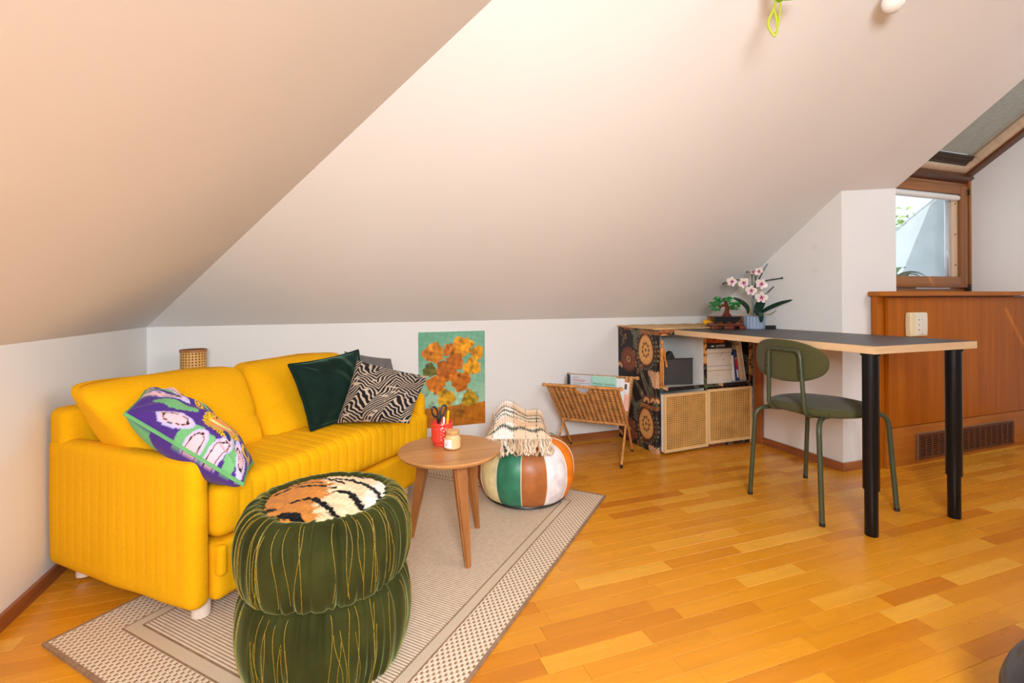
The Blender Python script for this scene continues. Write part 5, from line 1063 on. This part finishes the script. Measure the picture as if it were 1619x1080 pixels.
for x, y in ((2.953, -1.578), (3.452, -1.590)):
    px, py = x - 2.904, y + 1.6295
    lg = part('leg', shift(lathe([(0, 0.0), (0.0225, 0.0), (0.0235, 0.002), (0.0235, 0.19), (0, 0.19)], 32), (px, py, 0)), M_tube, dk)
    part('upper_tube', shift(lathe([(0.0240, 0.184), (0.0285, 0.185), (0.0288, 0.19), (0.0288, 0.724), (0, 0.724)], 32), (px, py, 0)), M_tube, lg); part('mounting_plate', shift(lathe([(0, 0.724), (0.034, 0.724), (0.034, 0.7343), (0, 0.7343)], 24), (px, py, 0)), M_tube, lg)
part('support_board', bbox(0.618, 0.645, 1.128, 1.178, 0.0, ZB - 0.001, 0.002), wood('support_board_wood', S(140, 74, 26), S(178, 104, 44), 2, 1, 0.4, 0.2), dk)

# ------------------------------------------------------------------ chair
M_cf = plain('olive_green_steel', S(62, 68, 46), 0.38, 0.03); M_cs = fabric('olive_cloth', S(78, 76, 44), 0.9, 0.12, 420, 0.25, 0.04)
ch = thing('desk_chair', 'olive green upholstered chair with bent tube frame pushed under the desk', 'chair', (3.05, -1.265, 0), rotz=-0.035)
def seat_geo():
    V, F, N = roundbox((-0.195, -0.205, 0.437), (0.195, 0.205, 0.472), 0.017, (30, 30, 3)); V = V.copy(); x, y = V[:, 0] / 0.195, V[:, 1] / 0.205
    p = 2.6; m = np.maximum(np.abs(x), np.abs(y)); r = (np.abs(x) ** p + np.abs(y) ** p) ** (1 / p); s_ = np.where(r > 1e-6, m / np.maximum(r, 1e-6), 1)
    V[:, 0] *= s_; V[:, 1] *= s_; V[:, 2] += 0.010 * (1 - np.minimum(1, r) ** 2) * np.clip(N[:, 2], 0, 1) - 0.006 * (x > 0.6) * (x - 0.6); V[:, 0] += 0.022; V[:, 1] -= 0.012; return V, F
part('seat', seat_geo(), M_cs, ch)
def back_geo():
    V, F, N = roundbox((-0.018, -0.195, 0.576), (0.0, 0.195, 0.768), 0.008, (2, 44, 26)); V = V.copy(); y, z = V[:, 1] / 0.195, (V[:, 2] - 0.672) / 0.096
    p = 2.3; m = np.maximum(np.abs(y), np.abs(z)); r = (np.abs(y) ** p + np.abs(z) ** p) ** (1 / p); s_ = np.where(r > 1e-6, m / np.maximum(r, 1e-6), 1)
    V[:, 1] *= s_; V[:, 2] = 0.672 + (V[:, 2] - 0.672) * s_ + 0.010 * y * 0; V[:, 0] += -0.175 + 0.055 * (V[:, 1] / 0.195) ** 2 - 0.05 * (V[:, 2] - 0.672); V[:, 1] += 0.024; return V, F
bk = part('backrest', back_geo(), M_cs, ch); part('trim_line', tube(np.array([(-0.196 + 0.055 * math.cos(t) ** 2 + 0.0, 0.024 + 0.186 * math.copysign(abs(math.cos(t)) ** (2 / 2.3), math.cos(t)), 0.672 + 0.089 * math.copysign(abs(math.sin(t)) ** (2 / 2.3), math.sin(t))) for t in np.linspace(0, 2 * pi, 60, endpoint=False)]), 0.0015, 5, closed=True), M_cs, bk)
bf = rpoly([(0.02, 0.055, 0.433), (-0.115, 0.072, 0.433), (-0.196, 0.082, 0.44), (-0.197, 0.080, 0.70), (-0.197, 0.072, 0.722), (-0.197, -0.080, 0.722), (-0.197, -0.090, 0.70), (-0.196, -0.112, 0.44), (-0.115, -0.098, 0.433), (0.02, -0.08, 0.433)], 0.05, 8)
bfo = part('back_frame', tube(bf, 0.0092, 12), M_cf, ch)
for y, z in ((-0.004, 0.722), (0.081, 0.64), (-0.0965, 0.635)): part('screw', xf(lathe([(0, 0), (0.004, 0), (0.003, 0.002), (0, 0.0025)], 8), rotm(0, -pi / 2, 0, (-0.2055, y, z))), M_blk, bfo)
R_ = Matrix.Rotation(0.035, 4, 'Z')
for wx_, wy, ix, iy in ((2.825, -1.093, -0.06, 0.10), (2.84, -1.455, -0.06, -0.10), (3.268, -1.030, 0.08, 0.12), (3.290, -1.462, 0.08, -0.12)):
    f = R_ @ Vector((wx_ - 3.05, wy + 1.265, 0)); f = np.array(f); tx, ty = f[0] * 0.93, f[1] * 0.87
    lg = part('leg', tube(rpoly([(f[0], f[1], 0.004), (tx, ty, 0.43), (ix, iy, 0.431)], 0.055, 10), 0.0105, 12), M_cf, ch); part('foot_cap', shift(lathe([(0, 0), (0.0112, 0), (0.0118, 0.014), (0, 0.014)], 12), (f[0], f[1], 0)), M_blk, lg)
part('seat_frame', MB().add(*bbox(-0.12, 0.12, -0.13, 0.13, 0.424, 0.438, 0.004)), M_cf, ch)

# ------------------------------------------------------------------ things on the desk
bo = thing('brick_bonsai', 'small toy-brick bonsai tree with green leaves on a dark tray and brown stand', 'toy plant', (3.2479, -0.4883, ZT + 0.0005), rotz=-YAW)
M_rb = plain('reddish_brown_plastic', S(104, 46, 26), 0.35); M_lb = plain('leaf_green_plastic', S(40, 142, 66), 0.4, 0.15)
st_ = MB(); st_.add(*bbox(-0.100, 0.100, -0.05, 0.05, 0.018, 0.034, 0.003)); st_.add(*bbox(-0.09, 0.09, -0.056, 0.056, 0.024, 0.036, 0.002))
sto = part('stand', st_, M_rb, bo)
for sx in (-1, 1):
    for sy in (-1, 1): part('stand_foot', bbox(sx * 0.088 - 0.020, sx * 0.088 + 0.020, sy * 0.045 - 0.008, sy * 0.045 + 0.008, 0.0, 0.019, 0.003), M_rb, sto)
part('stand_foot', bbox(-0.03, 0.03, -0.058, -0.046, 0.0, 0.02, 0.003), M_rb, sto)
bm = bmesh.new(); V, F = box(-0.085, 0.085, -0.042, 0.042, 0.046, 0.078); V = V.copy(); V[:4, 0] *= 0.84; V[:4, 1] *= 0.8; part('tray', (V, F), plain('black_brick_plastic', (0.016, 0.016, 0.018), 0.3), bo, smooth=False)
for sx in (-1, 0, 1): part('tray_foot', bbox(sx * 0.055 - 0.006, sx * 0.055 + 0.006, -0.03, 0.03, 0.036, 0.047, 0.002), M_blk, bo)
so_ = MB()
for k in range(40): so_.add(*shift(lathe([(0, 0), (0.004, 0), (0.004, 0.004), (0, 0.005)], 8), (rng.uniform(-0.07, 0.07), rng.uniform(-0.034, 0.034), 0.074)))
part('soil_studs', so_, M_rb, bo, kind='stuff')
tk = MB(); tp = bez([(0.012, 0, 0.076), (0.010, 0, 0.10), (0.014, 0, 0.125), (0.006, -0.004, 0.150), (0.004, 0, 0.178)], 4)
for a_, b_ in zip(tp[:-1], tp[1:]):
    w_ = 0.022 - 0.0006 * (len(tk.V)); tk.add(*bbox(a_[0] - w_ * 0.7, a_[0] + w_ * 0.7, a_[1] - w_ * 0.5, a_[1] + w_ * 0.5, a_[2], b_[2] + 0.001, 0.002, 1))
tk.add(*tube([(0.04, 0, 0.078), (0.03, 0, 0.09), (0.016, 0, 0.105)], 0.006, 6)); tk.add(*tube([(-0.016, 0.004, 0.078), (-0.004, 0, 0.10)], 0.007, 6)); tk.add(*tube(bez([(0.006, 0, 0.150), (-0.02, -0.006, 0.150), (-0.042, -0.008, 0.142)], 4), 0.010, 6)); tk.add(*tube([(0.008, 0, 0.138), (0.034, 0, 0.135), (0.05, 0, 0.14)], 0.006, 6))
part('trunk', tk, M_rb, bo)
lg_ = MB()
for cx, cz, rx, rz, n_l in ((-0.058, 0.146, 0.034, 0.036, 46), (-0.018, 0.186, 0.045, 0.020, 46), (0.016, 0.184, 0.024, 0.012, 20), (0.055, 0.146, 0.036, 0.030, 42), (0.078, 0.160, 0.024, 0.014, 16)):
    for k in range(n_l):
        p = (cx + rng.uniform(-1, 1) * rx, rng.uniform(-0.03, 0.03), cz + rng.uniform(-1, 1) * rz * 0.8)
        M = rotm(rng.uniform(-0.9, 0.9), rng.uniform(-0.6, 0.6), rng.uniform(0, 6.28), p)
        for a_ in (-0.7, 0, 0.7): lg_.add(*xf(bbox(-0.0035, 0.0035, 0, 0.013, -0.0015, 0.0015, 0.001, 1), M @ Matrix.Rotation(a_, 4, 'Z')))
part('foliage', lg_, M_lb, bo, kind='stuff')
yc = thing('yellow_cloth', 'crumpled yellow cloth lying behind the toy bonsai stand', 'cloth', (3.24, -0.39, KH + 0.012), rotz=-YAW)
V, F, N = roundbox((-0.06, -0.018, 0), (0.12, 0.018, 0.034), 0.014, (18, 5, 5)); V = V + N * (0.007 * noise3(V, 60, 6))[:, None]; V[:, 2] *= 1 - 0.4 * sst(-0.02, 0.03, V[:, 0]); V[:, 2] = np.maximum(V[:, 2], 0); part('cloth', (V, F), plain('yellow_cotton', S(232, 160, 18), 0.9), yc)
wb = thing('wooden_box', 'low brown wooden box on the jute mat behind the toy bonsai', 'box', (3.325, -0.35, KH + 0.0125)); M_wb = wood('box_wood', S(150, 84, 34), S(186, 116, 56), 0, 1.2, 0.45)
part('box', bbox(0, 0.21, 0, 0.11, 0, 0.05, 0.003), M_wb, wb); part('lid', bbox(-0.003, 0.213, -0.003, 0.113, 0.05, 0.060, 0.003), M_wb, wb)
OR = (3.4125, -0.5574, ZT + 0.0005)
orc = thing('brick_orchid', 'toy-brick orchid with white and magenta flowers in a fluted blue-grey pot', 'toy plant', OR, rotz=-YAW)
mo = 0.00404
def po_(px, py, y=0.0): return np.array([(px - 1191) * mo, y, (520 - py) * mo])
nt_ = 128; th = np.linspace(0, 2 * pi, nt_, endpoint=False); V = []; zz = [0.0, 0.003, 0.006, 0.074, 0.078, 0.080]
for k, z in enumerate(zz): V.append(np.c_[(0.060 + 0.0035 * np.sqrt(np.abs(np.cos(th * 8))) - (0.002 if k in (0, 5) else 0)) * np.cos(th), (0.060 + 0.0035 * np.sqrt(np.abs(np.cos(th * 8))) - (0.002 if k in (0, 5) else 0)) * np.sin(th), 0 * th + z])
i = np.arange((len(zz) - 1) * nt_).reshape(-1, nt_); j = np.roll(i, -1, 1)
part('pot', mesh('pot', np.vstack(V), np.stack([i.ravel(), j.ravel(), (j + nt_).ravel(), (i + nt_).ravel()], 1).tolist() + [list(range(nt_))[::-1]]), plain('sand_blue_plastic', S(142, 158, 184), 0.4, 0.03), orc)
part('soil', lathe([(0, 0.070), (0.059, 0.070)], 32), M_rb, orc)
M_dg = plain('dark_green_plastic', S(22, 52, 38), 0.32, 0.05); M_pet = plain('white_petal_plastic', S(240, 224, 214), 0.4, 0.02); M_mag = plain('magenta_plastic', S(176, 30, 104), 0.4); M_pk = plain('bright_pink_plastic', S(226, 158, 206), 0.4)
def stem(pts, r=0.004): part('stem', tube(bez([po_(*p) for p in pts], 6), r, 8), M_dg, orc)
stem([(1189, 503, 0), (1189, 470, 0), (1188, 440, -0.005), (1187, 431, -0.01)]); stem([(1191, 503, 0.01), (1192, 470, 0.01), (1194, 445, 0), (1193, 437, -0.01)])
stem([(1189, 468, 0), (1184, 456, -0.01), (1176, 447, -0.02), (1160, 443, -0.02), (1140, 449, -0.02)], 0.003); stem([(1193, 455, 0), (1199, 443, 0), (1206, 430, 0), (1212, 418, -0.01)], 0.0042); stem([(1205, 445, 0), (1218, 443, -0.02), (1229, 441, -0.05)], 0.0036); stem([(1198, 470, 0), (1207, 466, -0.02), (1216, 454, -0.05)], 0.0034)
part('root', tube(bez([po_(1183, 497, 0), po_(1184, 491, -0.01), po_(1183, 485, -0.01)], 5), 0.003, 8), plain('olive_root', S(150, 140, 60), 0.5), orc); part('root', tube(bez([po_(1200, 497, -0.02), po_(1210, 497, -0.05), po_(1215, 491, -0.08)], 5), 0.003, 8), bpy.data.materials['olive_root'], orc)
def bleaf(pts, w, th_=0.004, tw=(0, 1, 0)):
    B = bez([po_(*p) for p in pts], 6); m = len(B); T = np.gradient(B, axis=0); T /= np.linalg.norm(T, axis=1)[:, None]; s = np.cross(T, np.array(tw, float)); s /= np.linalg.norm(s, axis=1)[:, None] + 1e-9; n = np.cross(s, T); V = []
    for k in range(m):
        t = k / (m - 1); ww = w * (0.35 + 0.65 * math.sin(pi * min(1, 0.12 + 0.86 * t))) * (1 if t < 0.97 else 0.4)
        V += [B[k] + s[k] * ww / 2, B[k] + n[k] * th_ + s[k] * ww * 0.1, B[k] - s[k] * ww / 2, B[k] - n[k] * th_ * 0.6]
    F = [(4 * k + q, 4 * k + (q + 1) % 4, 4 * k + 4 + (q + 1) % 4, 4 * k + 4 + q) for k in range(m - 1) for q in range(4)] + [(3, 2, 1, 0), tuple(4 * (m - 1) + q for q in range(4))]
    part('leaf', mesh('leaf', V, F, fix=True), M_dg, orc)
bleaf([(1183, 496, 0), (1180, 487, -0.01), (1170, 478, -0.02), (1157, 471, -0.02)], 0.030); bleaf([(1199, 497, 0), (1208, 488, -0.04), (1220, 480, -0.09), (1232, 475, -0.135)], 0.026); bleaf([(1194, 497, 0.0), (1198, 488, 0.0), (1202, 478, -0.01), (1204, 473, -0.02)], 0.058); bleaf([(1191, 498, -0.045), (1191, 494, -0.075), (1191, 500, -0.09), (1192, 509, -0.085)], 0.036, 0.006, (0, 1, 0.01))
def flower(px, py, y, rz, sc_=1.0, yaw=0.0):
    M = Matrix.Translation(po_(px, py, y)) @ Matrix.Rotation(yaw, 4, 'Z') @ Matrix.Rotation(rz, 4, 'Y'); pe_ = MB()
    for a_, L, w_ in ((pi / 2, 0.030, 0.026), (0.15, 0.034, 0.034), (pi - 0.15, 0.034, 0.034), (-2.2, 0.030, 0.022), (-0.95, 0.030, 0.022)):
        u_, v_ = np.array([math.cos(a_), 0, math.sin(a_)]), np.array([-math.sin(a_), 0, math.cos(a_)]); c_ = u_ * L * 0.62; ring = [c_ + u_ * L * 0.5 * math.cos(t) + v_ * w_ * 0.5 * math.sin(t) + np.array([0, -0.004 * math.cos(t), 0]) for t in np.linspace(0, 2 * pi, 12, endpoint=False)]
        V = [np.array(q) * sc_ for q in ring] + [np.array(q) * sc_ + [0, 0.004, 0] for q in ring]; pe_.add(V, [tuple(range(12)), tuple(range(12, 24))[::-1]] + [(q, 12 + q, 12 + (q + 1) % 12, (q + 1) % 12) for q in range(12)])
    f = part('flower', pe_, M_pet, orc, M=M, fix=True); ce = MB()
    for a_ in (0.4, 2.0, 3.6, 5.2): ce.add(*tube([(0, -0.007, 0), (0.012 * math.cos(a_) * sc_, -0.011, 0.012 * math.sin(a_) * sc_)], 0.003 * sc_, 6))
    ce.add(*shift(xf(lathe([(0, 0), (0.007, 0), (0.005, 0.007), (0, 0.008)], 10), rotm(pi / 2)), (0, -0.004, 0))); part('flower_center', ce, M_mag, f)
    part('flower_lip', bbox(-0.006 * sc_, 0.006 * sc_, -0.010, -0.006, -0.022 * sc_, -0.006 * sc_, 0.002, 1), M_pk, f)
for a_ in ((1152, 446, -0.035, 0.2, 0.95, 0.2), (1170, 448, -0.04, -0.5, 1.0, 0.1), (1183, 460, -0.03, 0.15, 1.0, 0.0), (1199, 450, -0.03, 0.5, 1.0, -0.2), (1197, 471, -0.045, 0.1, 1.1, 0.0), (1197, 430, -0.02, -0.8, 0.75, -0.6), (1186, 431, -0.02, 0.3, 0.45, 0.7)): flower(*a_)
for p in ((1141, 449, -0.02), (1229, 441, -0.05), (1178, 431, -0.02)): part('bud', shift(lathe([(0.0001, -0.007), (0.005, -0.003), (0.0055, 0.002), (0.0001, 0.008)], 10), po_(*p)), M_dg, orc)
part('bud_stem', tube([po_(1186, 431, -0.02), po_(1178, 431, -0.02)], 0.0025, 6), M_dg, orc)
for p in ((1216, 441, -0.03), (1208, 465, -0.03)): part('petal_tip', shift(lathe([(0.0001, -0.006), (0.005, 0), (0.0001, 0.006)], 8), po_(*p)), M_pk, orc)
rm = thing('hair_brush', 'short black ribbed brush lying on the desk right of the orchid pot', 'brush', (3.488, -0.60, ZT + 0.0005), rotz=-YAW)
part('body', bbox(-0.042, 0.042, -0.011, 0.011, 0.0, 0.014, 0.003), M_blk, rm)
rbm = MB()
for k in range(16): rbm.add(*bbox(-0.040 + k * 0.0052, -0.0365 + k * 0.0052, -0.010, 0.010, 0.013, 0.021, 0.0008, 1))
part('bristles', rbm, M_blk, rm, kind='stuff')

# ------------------------------------------------------------------ under the slope: bulb lamp and hanging plant; dark bag in the near corner
nS = np.array([0, -SB, -1.0]) / math.hypot(SB, 1)
bl = thing('ceiling_lamp', 'bare white globe bulb lamp hanging just under the sloped ceiling', 'lamp', (2.763, -1.79, 1.983))
part('bulb', lathe([(0.0001, -0.036), (0.016, -0.033), (0.030, -0.020), (0.0355, 0.0), (0.031, 0.018), (0.020, 0.034), (0.0145, 0.046), (0, 0.046)], 32), plain('opal_bulb', (0.86, 0.85, 0.82), 0.25, 0.01), bl)
part('socket', lathe([(0, 0.046), (0.019, 0.046), (0.021, 0.07), (0.012, 0.082), (0, 0.082)], 20), M_white, bl); part('rod', tube([(0, 0, 0.08), (0, 0, 0.16)], 0.007, 8), M_white, bl)
hp = thing('hanging_plant', 'trailing green vine with looping stems hanging from the sloped ceiling', 'plant', (2.262, -1.75, 1.795))
M_vine = plain('young_vine', S(176, 190, 30), 0.45, 0.1); M_lf = plain('vine_leaf', S(112, 158, 28), 0.4, 0.12, 40)
def vine(pts, r): part('stem', tube(bez(pts, 7), r, 8), M_vine, hp)
X_, Z_ = np.array([rt[0], rt[1], 0]), np.array([0, 0, 1.0]); q = 0.00205
def hv(px, py, d=0.0): return X_ * (px - 1218) * q + Z_ * (57 - py) * q + fw * d
vine([hv(1219, 57), hv(1212, 48), hv(1209, 36), hv(1214, 22), hv(1220, 6), hv(1222, -20), hv(1226, -46)], 0.0038); vine([hv(1219, 57), hv(1223, 48), hv(1222, 30), hv(1218, 14), hv(1222, -2), hv(1228, -30)], 0.0036); vine([hv(1223, 46), hv(1226, 30), hv(1228, 8), hv(1227, -20)], 0.0030)
part('tip', shift(lathe([(0.0001, -0.006), (0.004, 0.0), (0.0045, 0.006), (0.0001, 0.012)], 10), hv(1218.5, 56)), M_vine, hp)
for p, L, w_, rx, rz in (((1222, 3), 0.055, 0.034, 2.4, 0.3), ((1233, -1), 0.06, 0.036, 2.0, 1.2), ((1226, -8), 0.06, 0.035, 1.2, -0.4), ((1214, -14), 0.05, 0.03, 1.9, 2.0), ((1238, -30), 0.07, 0.04, 2.2, -1.0), ((1216, -40), 0.07, 0.04, 1.8, 1.0)):
    part('leaf', xf(leaf_geo(L, w_, 0.3, 6), Matrix.Translation(Vector(hv(*p))) @ Matrix.Rotation(rz, 4, 'Y') @ Matrix.Rotation(rx, 4, 'X')), M_lf, hp)
part('hook', tube([hv(1227, -46), hv(1227, -60), hv(1227, -70)], 0.003, 6), M_alu, hp)
dbg = thing('dark_bag', 'black fabric bag on the floor at the lower right corner, mostly cut off', 'bag', (2.449, -2.461, 0.0))
V, F, N = roundbox((-0.20, -0.20, 0), (0.20, 0.20, 0.24), 0.10, (26, 26, 16), 6); V = V + N * (0.020 * noise3(V, 9, 5) + 0.010 * noise3(V, 24, 6))[:, None]; V[:, 2] = np.maximum(V[:, 2], 0.0)
part('body', (V, F), fabric('black_nylon_cloth', S(44, 42, 48), 0.75, 0.2, 300, 0.3), dbg)
part('strap', tube(bez([(-0.1, -0.12, 0.23), (-0.05, -0.13, 0.29), (0.06, -0.13, 0.29), (0.1, -0.12, 0.23)], 6), 0.01, 8), M_blk, dbg)
